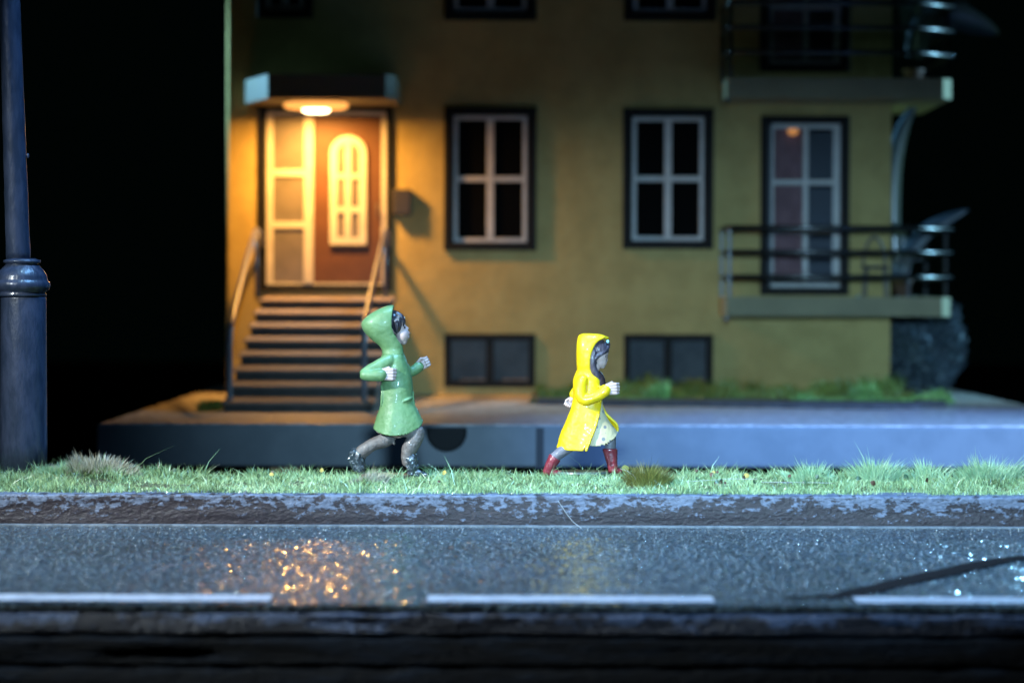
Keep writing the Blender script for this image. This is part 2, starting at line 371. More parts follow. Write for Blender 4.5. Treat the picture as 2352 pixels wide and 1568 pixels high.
# stacked dark boards under the road, nearest the camera
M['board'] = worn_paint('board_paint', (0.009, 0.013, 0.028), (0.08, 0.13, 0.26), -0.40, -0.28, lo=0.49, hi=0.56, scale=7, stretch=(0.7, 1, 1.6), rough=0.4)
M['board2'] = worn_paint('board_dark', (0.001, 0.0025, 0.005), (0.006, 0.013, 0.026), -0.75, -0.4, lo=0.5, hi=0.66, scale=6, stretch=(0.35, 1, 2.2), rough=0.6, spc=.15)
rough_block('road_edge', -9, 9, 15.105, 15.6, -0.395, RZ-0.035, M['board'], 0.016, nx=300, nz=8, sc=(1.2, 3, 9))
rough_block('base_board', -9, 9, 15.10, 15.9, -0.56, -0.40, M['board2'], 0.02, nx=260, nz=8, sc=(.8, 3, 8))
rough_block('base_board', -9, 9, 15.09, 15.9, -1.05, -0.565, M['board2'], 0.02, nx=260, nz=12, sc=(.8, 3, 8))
tag(MB().box(-9, 9, 15.9, 20.3, -1.5, RZ-0.11).build('road_bed', M['table_black']), kind='structure')

# verge the figures run on
def verge_h(x, y):
    h = 0.02*noise.noise(Vector((x*0.9, y*0.9, 0))) + 0.012*noise.noise(Vector((x*4, y*4, 3)))
    cx, cy = X(215, 21.6), 21.6
    h += 0.085*math.exp(-((x-cx)/0.30)**2 - ((y-cy)/0.4)**2)
    h -= 0.035*max(0, (20.9-y)/0.4)
    h -= 0.05*max(0, y-21.7)
    return h
def sheet(name, x0, x1, y0, y1, nx, ny, hf, m, skirt=0.4):
    mb = MB(); bm = mb.bm
    g = [[bm.verts.new((x0+(x1-x0)*i/nx, y0+(y1-y0)*j/ny, hf(x0+(x1-x0)*i/nx, y0+(y1-y0)*j/ny))) for j in range(ny+1)] for i in range(nx+1)]
    for i in range(nx):
        for j in range(ny): bm.faces.new((g[i][j], g[i+1][j], g[i+1][j+1], g[i][j+1]))
    b0 = [bm.verts.new((v[0].co.x, y0, -skirt)) for v in g]; b1 = [bm.verts.new((v[-1].co.x, y1, -skirt)) for v in g]
    for i in range(nx):
        bm.faces.new((b0[i], b0[i+1], g[i+1][0], g[i][0])); bm.faces.new((g[i][-1], g[i+1][-1], b1[i+1], b1[i]))
    return tag(mb.build(name, m, smooth=True), kind='structure')
sheet('verge', -9, 9, 20.46, 22.3, 300, 40, verge_h, M['soil'], 1.5)

# ------------------------------------------------------------------ blades
def blades(name, P, H, W, AZ, LEAN, m, parent=None, origin=None):
    """P (n,3) roots; H heights; W widths; AZ azimuth of lean; LEAN horizontal reach/height"""
    n = len(P)
    d = np.stack([np.cos(AZ), np.sin(AZ), np.zeros(n)], 1)
    face = rng.uniform(0, math.pi, n); s = np.stack([np.cos(face), np.sin(face), np.zeros(n)], 1)
    up = np.array([0, 0, 1.0])
    Hn = H[:, None]; Wn = W[:, None]; Ln = LEAN[:, None]
    mid = P + up*Hn*0.55 + d*Hn*Ln*0.35
    tip = P + up*Hn + d*Hn*Ln
    V = np.stack([P - s*Wn*0.5, P + s*Wn*0.5, mid + s*Wn*0.38, mid - s*Wn*0.38, tip], 1)
    if origin is not None: V = V - np.array(origin)
    V = V.reshape(-1, 3)
    base = np.arange(n)*5
    loops = np.stack([base, base+1, base+2, base+3, base+3, base+2, base+4], 1).reshape(-1)
    me = bpy.data.meshes.new(name); me.vertices.add(n*5); me.vertices.foreach_set('co', V.reshape(-1))
    me.loops.add(n*7); me.loops.foreach_set('vertex_index', loops.astype(np.int32))
    me.polygons.add(n*2)
    ls = np.stack([np.arange(n)*7, np.arange(n)*7+4], 1).reshape(-1)
    me.polygons.foreach_set('loop_start', ls.astype(np.int32)); me.update(calc_edges=True)
    me.materials.append(m)
    o = bpy.data.objects.new(name, me); COL.objects.link(o)
    if parent is not None: o.parent = parent
    elif origin is not None: o.location = origin
    return o
n = 120000
px = rng.uniform(-4.7, 4.7, n); py = rng.uniform(20.25, 22.2, n)
pz = np.array([verge_h(a, b) for a, b in zip(px, py)]) - 0.005; pz = np.where(py < 20.52, np.maximum(pz, -0.014), pz)
dens = np.array([noise.noise(Vector((a*1.7, b*1.7, 9))) for a, b in zip(px, py)])
hh = rng.gamma(4, 0.0068, n)*(1 + 0.8*dens); cl2 = np.array([noise.noise(Vector((a*6, b*6, 4))) for a, b in zip(px, py)]); hh *= 1 + 1.1*cl2 + 1.6*np.maximum(0, cl2-.15); hh = np.clip(hh, 0.008, 0.12); hh[rng.random(n) < .006] *= 1.9
hh[px < -3.0] *= 1.15
kp = ~((cl2 + 0.7*dens < -0.30) & (rng.random(n) < .8)); px, py, pz, hh = px[kp], py[kp], pz[kp], hh[kp]; n = len(px)
tag(blades('grass', np.stack([px, py, pz], 1), hh, rng.uniform(0.0035, 0.007, n), rng.uniform(0, 6.28, n), rng.uniform(0.0, 1.6, n), M['grass']),
    'pale green model grass covering the verge between kerb and slab', 'grass', kind='stuff')

def tuft(cx, cy, rx, ry, h, n, m, label, lean=0.9, wd=0.0055):
    h *= 1.35; n = int(n*1.3)
    z0 = verge_h(cx, cy)
    a = rng.uniform(0, 6.28, n); r = np.sqrt(rng.uniform(0, 1, n))
    x = cx + rx*0.75*r*np.cos(a); y = cy + ry*0.75*r*np.sin(a)
    z = np.array([verge_h(p, q) for p, q in zip(x, y)]); sd_ = rng.uniform(0, 99)
    cl = np.array([0.72+0.75*noise.noise(Vector((p*9, q*9, sd_))) for p, q in zip(x, y)])
    H = h*(1.1-0.5*r**2)*cl*rng.uniform(0.45, 1.2, n)
    az = a + rng.normal(0, 0.5, n); L = (0.12 + lean*r)*rng.uniform(0.5, 1.2, n)
    org = (cx, cy, z0)
    o = blades('grass_tuft', np.stack([x, y, z], 1), np.where(rng.random(n) < .03, H*1.35, H), np.full(n, wd), az, L, m, origin=org)
    tag(o, label, 'grass tuft', 'tufts of taller grass on the verge')
    return o
tuft(X(225, 21.6), 21.55, 0.46, 0.30, 0.085, 2800, M['grass_pale'], 'wide straw-pale tuft with brown base beside the lamp post', 0.8)
tuft(X(130, 21.6), 21.5, 0.18, 0.2, 0.075, 900, M['grass_fresh'], 'low mint tuft touching the foot of the lamp post', 0.9)
tuft(X(372, 21.9), 21.9, 0.16, 0.18, 0.075, 600, M['grass'], 'short dark green tuft just right of the straw-pale tuft', 0.9)
tuft(X(600, 21.9), 21.9, 0.15, 0.15, 0.085, 520, M['grass'], 'small green tuft below the dark slab, left of the green-coated runner', 0.9)
tuft(X(845, 21.2), 21.2, 0.20, 0.16, 0.085, 800, M['grass_pale'], 'dry greyish tuft at the boots of the green-coated runner', 1.0)
tuft(X(1115, 21.8), 21.8, 0.20, 0.15, 0.07, 500, M['grass'], 'low green tuft midway between the two runners', 0.9)
tuft(X(1490, 21.0), 21.0, 0.21, 0.17, 0.12, 1500, M['grass_olive'], 'olive brown tuft in front of the yellow-coated runner', 0.95)
tuft(X(1320, 21.3), 21.3, 0.20, 0.10, 0.085, 500, M['grass_fresh'], 'mint tuft under the yellow-coated runner between the red boots', 0.9)
tuft(X(1862, 21.5), 21.5, 0.26, 0.2, 0.125, 1000, M['grass_fresh'], 'spiky mint tuft, first of the right-hand row from the olive tuft', 1.0)
tuft(X(2010, 21.5), 21.5, 0.24, 0.2, 0.13, 1000, M['grass_fresh'], 'spiky mint tuft, second of the right-hand row from the olive tuft', 1.0)
tuft(X(2130, 21.6), 21.6, 0.20, 0.2, 0.10, 700, M['grass_fresh'], 'lowest mint tuft of the right-hand row, third from the olive tuft', 1.0)
tuft(X(2270, 21.6), 21.6, 0.32, 0.25, 0.145, 1700, M['grass_fresh'], 'tallest mint tuft, at the right end of the verge', 1.0)
# fallen leaves
def leaf_mesh(s):
    mb = MB(); bm = mb.bm; k = 7; L = []; R = []
    for i in range(k):
        t = i/(k-1); wd = 0.42*math.sin(math.pi*min(1, t*0.96+0.02))**0.8
        zz = 0.12*math.sin(t*3)
        L.append(bm.verts.new(((t-.5)*s, -wd*s, zz*s))); R.append(bm.verts.new(((t-.5)*s, wd*s, zz*s+0.1*s)))
    for i in range(k-1): bm.faces.new((L[i], L[i+1], R[i+1], R[i]))
    me = bpy.data.meshes.new('fallen_leaf'); bm.to_mesh(me); bm.free(); return me
leafm = {'yellow': mat('leaf_yellow', (0.48, 0.36, 0.08), 0.5), 'brown': mat('leaf_brown', (0.10, 0.05, 0.03), 0.5), 'dark green': mat('leaf_green', (0.05, 0.10, 0.05), 0.4)}
lm = {}
for c, m in leafm.items():
    me = leaf_mesh(0.045); me.materials.append(m); lm[c] = me
spots = [('yellow', 1437, 1085, 1.5), ('yellow', 740, 1092, .9), ('yellow', 1022, 1105, 1.0), ('yellow', 2040, 1092, 1.1), ('yellow', 1716, 1112, 1.0), ('yellow', 624, 1114, .8), ('yellow', 2290, 1088, .9), ('yellow', 1640, 1105, .7)]
for k in range(30): spots.append((random.choice(['brown', 'dark green']), random.choice([random.uniform(60, 2340), random.uniform(1600, 2340)]), random.uniform(1098, 1124), random.uniform(.6, 1.0)))
for c, px_, py_, s in spots:
    D = CZ*F/(py_-HY); D = min(max(D, 20.75), 22.0)
    x = X(px_, D)
    o = bpy.data.objects.new('fallen_leaf', lm[c]); COL.objects.link(o)
    o.location = (x, D, verge_h(x, D)+0.045+0.02*s); o.scale = (s, s, s)
    o.rotation_euler = (random.uniform(0.6, 1.6), random.uniform(-.6, .6), random.uniform(-1, 1))
    tag(o, 'small %s leaf lying in the grass of the verge' % c, 'leaf', 'fallen leaves in the grass')
# stray plastic threads
def thread(pts, label):
    P = []
    for (px_, py_, D) in pts: P.append(Vector((X(px_, D), D, Z(py_, D))))
    o = MB().tube(P, 0.0016, 6, smooth=8).build('stray_thread', M['thread'], origin=P[0], smooth=True)
    tag(o, label, 'thread', 'stray threads')
thread([(1575, 1105, 21.0), (1620, 1102, 21.0), (1680, 1098, 21.0), (1740, 1099, 20.9)], 'short pale glue thread in the grass right of the olive tuft')
thread([(1750, 1105, 20.9), (1800, 1106, 20.8), (1860, 1106, 20.8), (1915, 1107, 20.8)], 'bright pale thread lying below the spiky mint tufts')
thread([(1283, 1150, 20.12), (1300, 1175, 20.1), (1318, 1198, 20.08), (1345, 1218, 20.04)], 'thin glue thread hanging down the face of the kerb')
thread([(1425, 1075, 21.2), (1440, 1080, 21.1), (1455, 1090, 21.0), (1462, 1100, 20.95)], 'white straw stem leaning at the toe of the front red boot')

# water drops on the road, nobody could count them: one object
mb = []
def drops(n):
    vs = []; fs = []
    t = bmesh.new(); bmesh.ops.create_icosphere(t, subdivisions=1, radius=1.0)
    bv = np.array([v.co[:] for v in t.verts]); bf = np.array([[v.index for v in f.verts] for f in t.faces]); t.free()
    x = rng.uniform(-4.5, 4.5, n); y = 15.15 + 4.9*rng.uniform(0, 1, n)
    r = rng.uniform(0.004, 0.013, n)
    V = bv[None]*(r[:, None, None]*np.array([1, 1, 0.6])) + np.stack([x, y, np.full(n, RZ)], 1)[:, None]
    FQ = (bf[None] + (np.arange(n)*len(bv))[:, None, None]).reshape(-1, 3)
    me = bpy.data.meshes.new('water_drops'); me.from_pydata(V.reshape(-1, 3).tolist(), [], FQ.tolist()); 
    me.polygons.foreach_set('use_smooth', [True]*len(me.polygons))
    m = mat('drop', (0.10, 0.12, 0.13), 0.08, coat=1.0, spec=1.0)
    me.materials.append(m)
    o = bpy.data.objects.new('water_drops', me); COL.objects.link(o)
    tag(o, 'tiny glinting grains and drops over the wet road', 'water drops', kind='stuff')
drops(7000)

# ------------------------------------------------------------------ lamp post
D = 21.85
lx = X(54, D); base = empty('street_lamp', (lx, D, verge_h(lx, D)), 'dark blue painted lamp post with ringed collar standing in the verge', 'street lamp')
s = D/F
zb = lambda py: Z(py, D)
lean = (0.0042, 0.0)
def lx_at(py): return X(54, D)
cb = zb(685)
MB().lathe([(54*s, -0.05), (54*s, 0.25), (53.2*s, cb*0.5), (52*s, cb-0.01), (51.4*s, cb)], lx, D).build('pedestal', M['lamp_paint'], base, smooth=True)
prof = [(51*s, 685), (56*s, 683), (57*s, 679), (54*s, 676), (55*s, 672), (62*s, 668), (65*s, 660), (64*s, 652), (60*s, 648), (58.5*s, 645), (58*s, 640), (56*s, 634), (50*s, 624), (42*s, 616), (37*s, 611), (36*s, 609), (42*s, 607), (43*s, 604), (42*s, 601), (36*s, 599), (30*s, 597)]
MB().lathe([(r, zb(y)) for r, y in prof], lx-0.012, D).build('collar', M['lamp_paint'], base, smooth=True)
pole = MB(); bm = pole.bm
P = []; R = []
for i in range(60):
    t = i/59; py_ = 600 - t*1000
    P.append((X(42 - 20*(600-py_)/600, D) + 0.003*noise.noise(Vector((t*20, 0, 0))), D, zb(py_)))
    R.append((28 - 6*t*1.2)*s*(1+0.03*noise.noise(Vector((t*30, 5, 0)))))
pole.tube(P, R, 40).build('pole', M['lamp_paint'], base, smooth=True)
tx, tz = P[-1][0], P[-1][2]
MB().ball((X(64, D), D-0.01, zb(362)), 0.012, 0.012, 0.02).build('paint_blob', M['lamp_paint'], base, smooth=True)
# lantern above the frame
MB().lathe([(0.05, tz-0.02), (0.10, tz+0.05), (0.16, tz+0.10), (0.16, tz+0.13)], tx, D, 24).build('lantern_holder', M['lamp_paint'], base, smooth=True)
MB().lathe([(0.14, tz+0.13), (0.22, tz+0.55), (0.21, tz+0.56)], tx, D, 6).build('lantern_glass', M['pane_grey'], base)
MB().lathe([(0.27, tz+0.56), (0.25, tz+0.60), (0.10, tz+0.78), (0.03, tz+0.82), (0.03, tz+0.9)], tx, D, 6).build('lantern_roof', M['lamp_paint'], base)

# ------------------------------------------------------------------ slab under the house
SX0, SX1, SY0, SY1 = -4.47, 6.6, 30.6, 47.0
mb = MB().box(SX0, SX1, SY0, SY1, -0.454, -0.012, 0.03)
tag(mb.build('base_slab', M['slab_side']), kind='structure')
def top_h(x, y): return 0.010*noise.fractal(Vector((x*1.5, y*1.5, 0)), 1, 2, 5)
sheet('forecourt', SX0+0.03, SX1-0.03, SY0+0.03, SY1-0.03, 160, 160, top_h, M['slab_top'], 0.05)
# dark stripe standing in for a thin cast shadow on the slab's face
tag(MB().box(X(1232, 30.6), X(1250, 30.6), 30.585, 30.66, -0.47, -0.03).build('shadow_stripe', mat('stripe_shade', (0.03, 0.035, 0.045), 0.7)), kind='structure')
# block under the slab
o = MB().box(X(622, 31), X(690, 31), 31.0, 31.4, -1.55, -0.456, 0.01).build('support_block', M['peach'], origin=(X(656, 31), 31.2, -1.55))
tag(o, 'reddish brown block holding up the slab left of the runners', 'support block', 'blocks under the slab')
for bx in (-3.9, 5.8):
    o = MB().box(bx-.15, bx+.15, 33, 33.4, -1.55, -0.456, 0.01).build('support_block', M['table_black'], origin=(bx, 33.2, -1.55))
    tag(o, 'black block in the shade under the %s end of the slab' % ('left' if bx < 0 else 'right'), 'support block', 'blocks under the slab')
D_ = SY0; hx, hz_ = X(1026, D_), Z(991, D_)  # flat black disc takes the place of the hood's cast shadow
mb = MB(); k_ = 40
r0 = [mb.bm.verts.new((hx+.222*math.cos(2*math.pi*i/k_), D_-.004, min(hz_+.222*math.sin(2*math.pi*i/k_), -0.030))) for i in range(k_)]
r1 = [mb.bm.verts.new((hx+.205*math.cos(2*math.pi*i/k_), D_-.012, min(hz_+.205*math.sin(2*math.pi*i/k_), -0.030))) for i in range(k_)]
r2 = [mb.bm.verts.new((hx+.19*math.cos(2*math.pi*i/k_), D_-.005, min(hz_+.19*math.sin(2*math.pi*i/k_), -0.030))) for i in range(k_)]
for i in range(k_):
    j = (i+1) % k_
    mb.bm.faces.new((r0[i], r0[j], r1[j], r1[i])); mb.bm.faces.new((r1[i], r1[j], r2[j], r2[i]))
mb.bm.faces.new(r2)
o = mb.build('hood_shadow', mat('shadow_black', (.010, .011, .012), .7, spec=.2), origin=(hx, D_, hz_))
tag(o, 'black disc standing in for the hood shadow on the slab face, right of the green-coated runner', 'cap')  # no real cap, the disc only stands in for the shadow
# planting bed edging and grass along the wall
o = MB().plan([(X(1235, 36), 36.0), (X(2115, 34.9), 34.9), (X(2120, 34.9), 35.6), (5.75, 39.2), (5.5, 39.2), (5.42, 35.5), (X(1235, 36), 36.5)], -0.01, 0.075).build('edging', M['edging'])
tag(o, kind='structure')
tag(MB().plan([(X(1215, 37), 36.3), (5.40, 35.55), (5.48, 39.5), (0.3, 39.7)], -0.01, 0.05).build('planting_bed', M['soil']), kind='structure')
def bed(name, x0, x1, y0, y1, n, h, m, label):
    x = rng.uniform(x0, x1, n); y = rng.uniform(y0, y1, n)
    k = np.array([0.15+2.0*max(0, noise.noise(Vector((a*2.3, b*1.2, 2)))+.12) for a, b in zip(x, y)])
    o = blades(name, np.stack([x, y, np.full(n, 0.045)], 1), h*k*rng.uniform(.6, 1.1, n), np.full(n, 0.022), rng.uniform(0, 6.28, n), rng.uniform(.1, .9, n), m)
    tag(o, label, 'grass', kind='stuff')
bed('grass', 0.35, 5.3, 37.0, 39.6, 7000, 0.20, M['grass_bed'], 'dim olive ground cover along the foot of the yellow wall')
M['grass_lit'] = grass_mat('grass_lit', [(0.08, 0.14, 0.03), (0.24, 0.46, 0.13), (0.44, 0.72, 0.28)], 0.5)  # lit copy of the bed grass, light put into its brighter colours
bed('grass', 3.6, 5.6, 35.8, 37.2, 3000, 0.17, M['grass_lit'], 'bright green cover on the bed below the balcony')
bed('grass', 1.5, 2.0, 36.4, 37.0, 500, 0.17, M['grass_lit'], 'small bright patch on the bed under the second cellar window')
tag(blades('grass', np.stack([rng.uniform(-3.75, -3.5, 300), rng.uniform(33.7, 34.6, 300), np.zeros(300)], 1), rng.uniform(.06, .14, 300), np.full(300, .02), rng.uniform(0, 6.28, 300), rng.uniform(.1, .9, 300), M['grass_bed']), 'thin weeds at the left foot of the steps', 'grass', kind='stuff')

# ------------------------------------------------------------------ house
WD = 39.75; WT = 0.30
HX0, HX1 = X(524, WD), X(2045, WD); HTOP = 7.6; HB = 46.0
house = empty('apartment_house', ((HX0+HX1)/2, WD, 0), 'ochre plastered model apartment house with steps, awning and corner balconies', 'house')
# openings: px rect in the wall plane
def rect(x0, x1, y0, y1): return (X(x0, WD), X(x1, WD), Z(y1, WD), Z(y0, WD))
OP = {
 'door': rect(597, 900, 245, 668),
 'w1': rect(1022, 1228, 250, 573), 'w2': rect(1432, 1634, 252, 568),
 'c1': rect(1022, 1228, 768, 888), 'c2': rect(1434, 1636, 768, 888),
 'bd': rect(1748, 1946, 268, 676),
 'u0': rect(592, 715, -260, 42), 'u1': rect(1022, 1226, -260, 46), 'u2': rect(1434, 1638, -260, 46),
 'ubd': rect(1745, 1946, -250, 165)}
xs = sorted({HX0, HX1, *[v for r in OP.values() for v in r[:2]]}); zs = sorted({0.0, HTOP, *[v for r in OP.values() for v in r[2:]]})
mb = MB(); bm = mb.bm
def inside(x, z): return any(r[0] < x < r[1] and r[2] < z < r[3] for r in OP.values())
vc = {}
def V(x, y, z):
    k = (round(x, 5), round(y, 5), round(z, 5))
    if k not in vc: vc[k] = bm.verts.new(k)
    return vc[k]
for i in range(len(xs)-1):
    for j in range(len(zs)-1):
        cx, cz = (xs[i]+xs[i+1])/2, (zs[j]+zs[j+1])/2
        if inside(cx, cz): continue
        bm.faces.new((V(xs[i], WD, zs[j]), V(xs[i+1], WD, zs[j]), V(xs[i+1], WD, zs[j+1]), V(xs[i], WD, zs[j+1])))
for r in OP.values():     # reveals
    x0, x1, z0, z1 = r; y0, y1 = WD, WD+WT
    for a, b in (((x0, z0), (x1, z0)), ((x1, z0), (x1, z1)), ((x1, z1), (x0, z1)), ((x0, z1), (x0, z0))):
        q = [bm.verts.new((a[0], y0, a[1])), bm.verts.new((b[0], y0, b[1])), bm.verts.new((b[0], y1, b[1])), bm.verts.new((a[0], y1, a[1]))]
        bm.faces.new(q)
# side and back walls; a slim corner chamfer on the left catches the side light
ch = 0.026
for a, b in (((HX0, WD), (HX0-ch, WD+ch)), ((HX0-ch, WD+ch), (HX0-ch, HB)), ((HX0-ch, HB), (HX1, HB)), ((HX1, HB), (HX1, WD))):
    bm.faces.new([bm.verts.new(c) for c in ((a[0], a[1], 0), (b[0], b[1], 0), (b[0], b[1], HTOP), (a[0], a[1], HTOP))])
mb.build('wall', M['plaster'], house)
MB().box(HX0-.3, HX1+.3, WD-.3, HB+.3, HTOP, HTOP+.2).build('roof', M['concrete_dark'], house)
# dark room volume so the open side windows look into something real
MB().box(HX0+.05, 3.2, WD+WT+0.02, WD+WT+0.1, 0.02, HTOP-.05).build('inner_wall', M['table_black'], house)

def frame_ring(x0, x1, z0, z1, y0, y1, wd, name, m, parent, bevel=0.008):
    mb = MB()
    mb.box(x0, x0+wd, y0, y1, z0, z1, bevel); mb.box(x1-wd, x1, y0, y1, z0, z1, bevel)
    mb.box(x0+wd+.0005, x1-wd-.0005, y0+.002, y1-.002, z0, z0+wd, bevel); mb.box(x0+wd+.0005, x1-wd-.0005, y0+.002, y1-.002, z1-wd, z1, bevel)
    return mb.build(name, m, parent)
def window(r, label=None):
    x0, x1, z0, z1 = r
    g = frame_ring(x0-.02, x1+.02, z0-.02, z1+.02, WD-0.07, WD+0.20, 0.105, 'window', M['dark_frame'], house, 0.02)
    if label: g['label'] = label
    a0, a1, b0, b1 = x0+.115, x1-.115, z0+.10, z1-.10
    mb = MB(); t = .058; y0, y1 = WD+0.01, WD+.07
    mb.box(a0, a0+t, y0, y1, b0, b1, .006); mb.box(a1-t, a1, y0, y1, b0, b1, .006)
    mb.box(a0+t, a1-t, y0+.002, y1, b0, b0+t, .006); mb.box(a0+t, a1-t, y0+.002, y1, b1-t, b1, .006)
    mx = (a0+a1)/2; mz = b0+(b1-b0)*.50
    mb.box(mx-.05, mx+.05, y0-.004, y1, b0+t, b1-t, .006)
    mb.box(a0+t, mx-.052, y0+.004, y1, mz-.038, mz+.038, .006); mb.box(mx+.052, a1-t, y0+.004, y1, mz-.038, mz+.038, .006)
    mb.build('sash', M['white_paint'], g)
    MB().box(a0+.01, a1-.01, y1-.02, y1+.005, b0+.01, b1-.01).build('pane', M['pane_dark'], g)
window(OP['w1']); window(OP['w2']); window(OP['u1']); window(OP['u2']); window(OP['u0'])
def cellar(r):
    x0, x1, z0, z1 = r
    g = frame_ring(x0-.01, x1+.01, z0-.01, z1+.01, WD-0.05, WD+0.2, 0.09, 'cellar_window', M['dark_frame'], house, 0.015)
    mx = (x0+x1)/2
    MB().box(mx-.055, mx+.055, WD-.03, WD+.2, z0+.081, z1-.081, .01).build('mullion', M['dark_frame'], g)
    for a, b in ((x0+.085, mx-.057), (mx+.057, x1-.085)):
        MB().box(a, b, WD+.10, WD+.13, z0+.085, z1-.085).build('pane', M['pane_cellar'], g)
        MB().box(a+.12, b-.01, WD+.0, WD+.098, z0+.083, z0+.11, .005).build('sill', M['concrete_pale'], g)
cellar(OP['c1']); cellar(OP['c2'])

# entrance door with side light
x0, x1, z0, z1 = OP['door']
door = frame_ring(x0-.005, x1+.005, z0-.01, z1+.01, WD-.05, WD+.25, 0.085, 'entrance_door', M['dark_frame'], house, 0.01)
mb = MB(); Y0, Y1 = WD+.02, WD+.10
def rz(p): return Z(p, WD)
def rx(p): return X(p, WD)
mb.box(rx(611), rx(626), Y0, Y1, rz(662), rz(256), .008)
mb.box(rx(697), rx(719), Y0-.01, Y1, rz(652), rz(267), .008)
mb.box(rx(875), rx(890), Y0, Y1, rz(662), rz(256), .008)
mb.box(rx(626)+.001, rx(875)-.001, Y0+.003, Y1, rz(662), rz(651), .008)
mb.box(rx(626)+.001, rx(875)-.001, Y0+.003, Y1, rz(267), rz(256), .008)
mb.box(rx(626)+.001, rx(697)-.001, Y0+.003, Y1, rz(407), rz(391), .008)
mb.box(rx(626)+.001, rx(697)-.001, Y0+.003, Y1, rz(526), rz(511), .008)
mb.build('door_frame', M['white_paint'], door)
for a, b in ((391, 267), (511, 407), (651, 526)):
    MB().box(rx(626), rx(697), Y0+.035, Y0+.05, rz(a), rz(b)).build('side_pane', M['pane_grey'], door)
leaf = MB().box(rx(719)+.004, rx(875)-.004, Y0+.03, Y1, rz(651)+.004, rz(267)-.004, .006).build('door_leaf', M['door_brown'], door)
# arched light in the leaf
def arch(xa, xb, zb_, zt, n=14):
    r = (xb-xa)/2; cx = (xa+xb)/2; cz = zt-r
    return [(xa, zb_), (xb, zb_)] + [(cx+r*math.cos(math.pi*k/n), cz+r*math.sin(math.pi*k/n)) for k in range(n+1)]
ao = arch(rx(757), rx(841), rz(563), rz(313)); ai = arch(rx(774), rx(824), rz(546), rz(330))
mb = MB(); bm = mb.bm; n_ = len(ao)
f0, f1 = Y0-.03, Y0+.028
A = [bm.verts.new((p[0], f0, p[1])) for p in ao]; B = [bm.verts.new((p[0], f0, p[1])) for p in ai]
A2 = [bm.verts.new((p[0], f1, p[1])) for p in ao]; B2 = [bm.verts.new((p[0], f1, p[1])) for p in ai]
for i in range(n_):
    j = (i+1) % n_
    bm.faces.new((A[i], A[j], B[j], B[i])); bm.faces.new((A[i], A2[i], A2[j], A[j])); bm.faces.new((B[i], B[j], B2[j], B2[i])); bm.faces.new((A2[i], B2[i], B2[j], A2[j]))
mb.box(rx(791), rx(806), f0+.003, f1, rz(545), rz(331), .004)
for p0, p1 in ((400, 412), (476, 490)):
    mb.box(rx(775), rx(791)-.001, f0+.005, f1, rz(p1), rz(p0), .003); mb.box(rx(806)+.001, rx(823), f0+.005, f1, rz(p1), rz(p0), .003)
lf = mb.build('arched_window', M['white_paint'], door)
mb = MB(); mb.poly(arch(rx(772), rx(826), rz(548), rz(328)), Y0+.012, Y0+.02); mb.build('pane', M['pane_grey'], lf)
MB().tube([(rx(866), Y0-.03, rz(470)), (rx(866), Y0-.05, rz(478)), (rx(866), Y0-.05, rz(498)), (rx(866), Y0-.03, rz(506))], .012, 8).build('handle', M['rail'], door, smooth=True)
# the awning over the door: thick slab with cut left corner
AD = 38.0
ax0, ax1 = X(545, AD), X(905, AD); cut = X(614, AD)
aw = MB().plan([(ax0, AD+1.1), (ax0, WD), (ax1, WD), (ax1, AD+.12), (ax1-.12, AD), (cut, AD)], Z(228, AD), Z(173, AD))
aw.build('awning', mat('awning_paint', (0.11, 0.10, 0.06), 0.6, var=(0.085, 0.08, 0.07), vscale=3, bump=.2), house)
ax0_ = ax0
# mailbox
MB().box(X(901, WD), X(945, WD), WD-.16, WD-.001, Z(497, WD), Z(436, WD), .03).build('letterbox', mat('box_grey', (0.035, 0.03, 0.028), .5), house)

# porch lamp
LD = 38.95; lxx = X(725, LD); lz = Z(246, LD)
lamp = empty('porch_lamp', (lxx, LD, lz), 'glowing round ceiling lamp under the awning above the entrance door', 'lamp')
MB().lathe([(0.05, lz-.05), (0.40, lz-.035), (0.44, lz-.01), (0.44, lz+.03), (0.40, lz+.06), (0.05, lz+.07)], lxx, LD, 48).build('shade', emis('shade_glow', (1.0, 0.42, 0.09), 1.35), lamp, smooth=True)
MB().lathe([(0.19, lz-.044), (0.18, lz-.07), (0.14, lz-.09), (0.05, lz-.095)], lxx, LD, 48).build('bulb', emis('bulb_glow', (1.0, 0.72, 0.36), 12.0), lamp, smooth=True)
MB().lathe([(0.03, lz+.07), (0.03, Z(228, AD)+.01)], lxx, LD, 12).build('stem', M['rail'], lamp)
l = bpy.data.lights.new('porch_bulb', 'AREA'); l.shape = 'DISK'; l.size = 0.30; l.energy = 255; l.color = (1.0, 0.46, 0.085)
lo = bpy.data.objects.new('porch_bulb', l); COL.objects.link(lo); lo.parent = lamp; lo.location = (0, 0, -.098)

# steps
st = empty('entrance_steps', (X(690, 34), 36.5, 0), 'nine dark entrance steps with pale nosings under the lit door', 'steps')
sx0, sx1 = -3.43, -1.62; h = 0.17; run = 0.68
outl = [(33.6, 0.0)]
for i in range(8):
    outl += [(33.6+run*i+.05, h*i), (33.6+run*i+.05, h*(i+1)-.05)]
outl += [(33.6+run*8, h*8-.05)]
mb = MB(); bm = mb.bm
prof = [(33.65, 0.0)]
for i in range(8):
    prof.append((33.65+run*i, h*(i+1)-.052)); prof.append((33.65+run*(i+1), h*(i+1)-.052))
prof[-1] = (WD-.06, prof[-1][1]); prof.append((WD-.06, 0.0))
a = [bm.verts.new((sx0+.03, p[0], p[1])) for p in prof]; b = [bm.verts.new((sx1-.03, p[0], p[1])) for p in prof]
bm.faces.new(a); bm.faces.new(b[::-1])
for i in range(len(prof)): bm.faces.new((a[i], b[i], b[(i+1) % len(prof)], a[(i+1) % len(prof)]))
mb.build('stair_body', M['concrete_dark'], st)
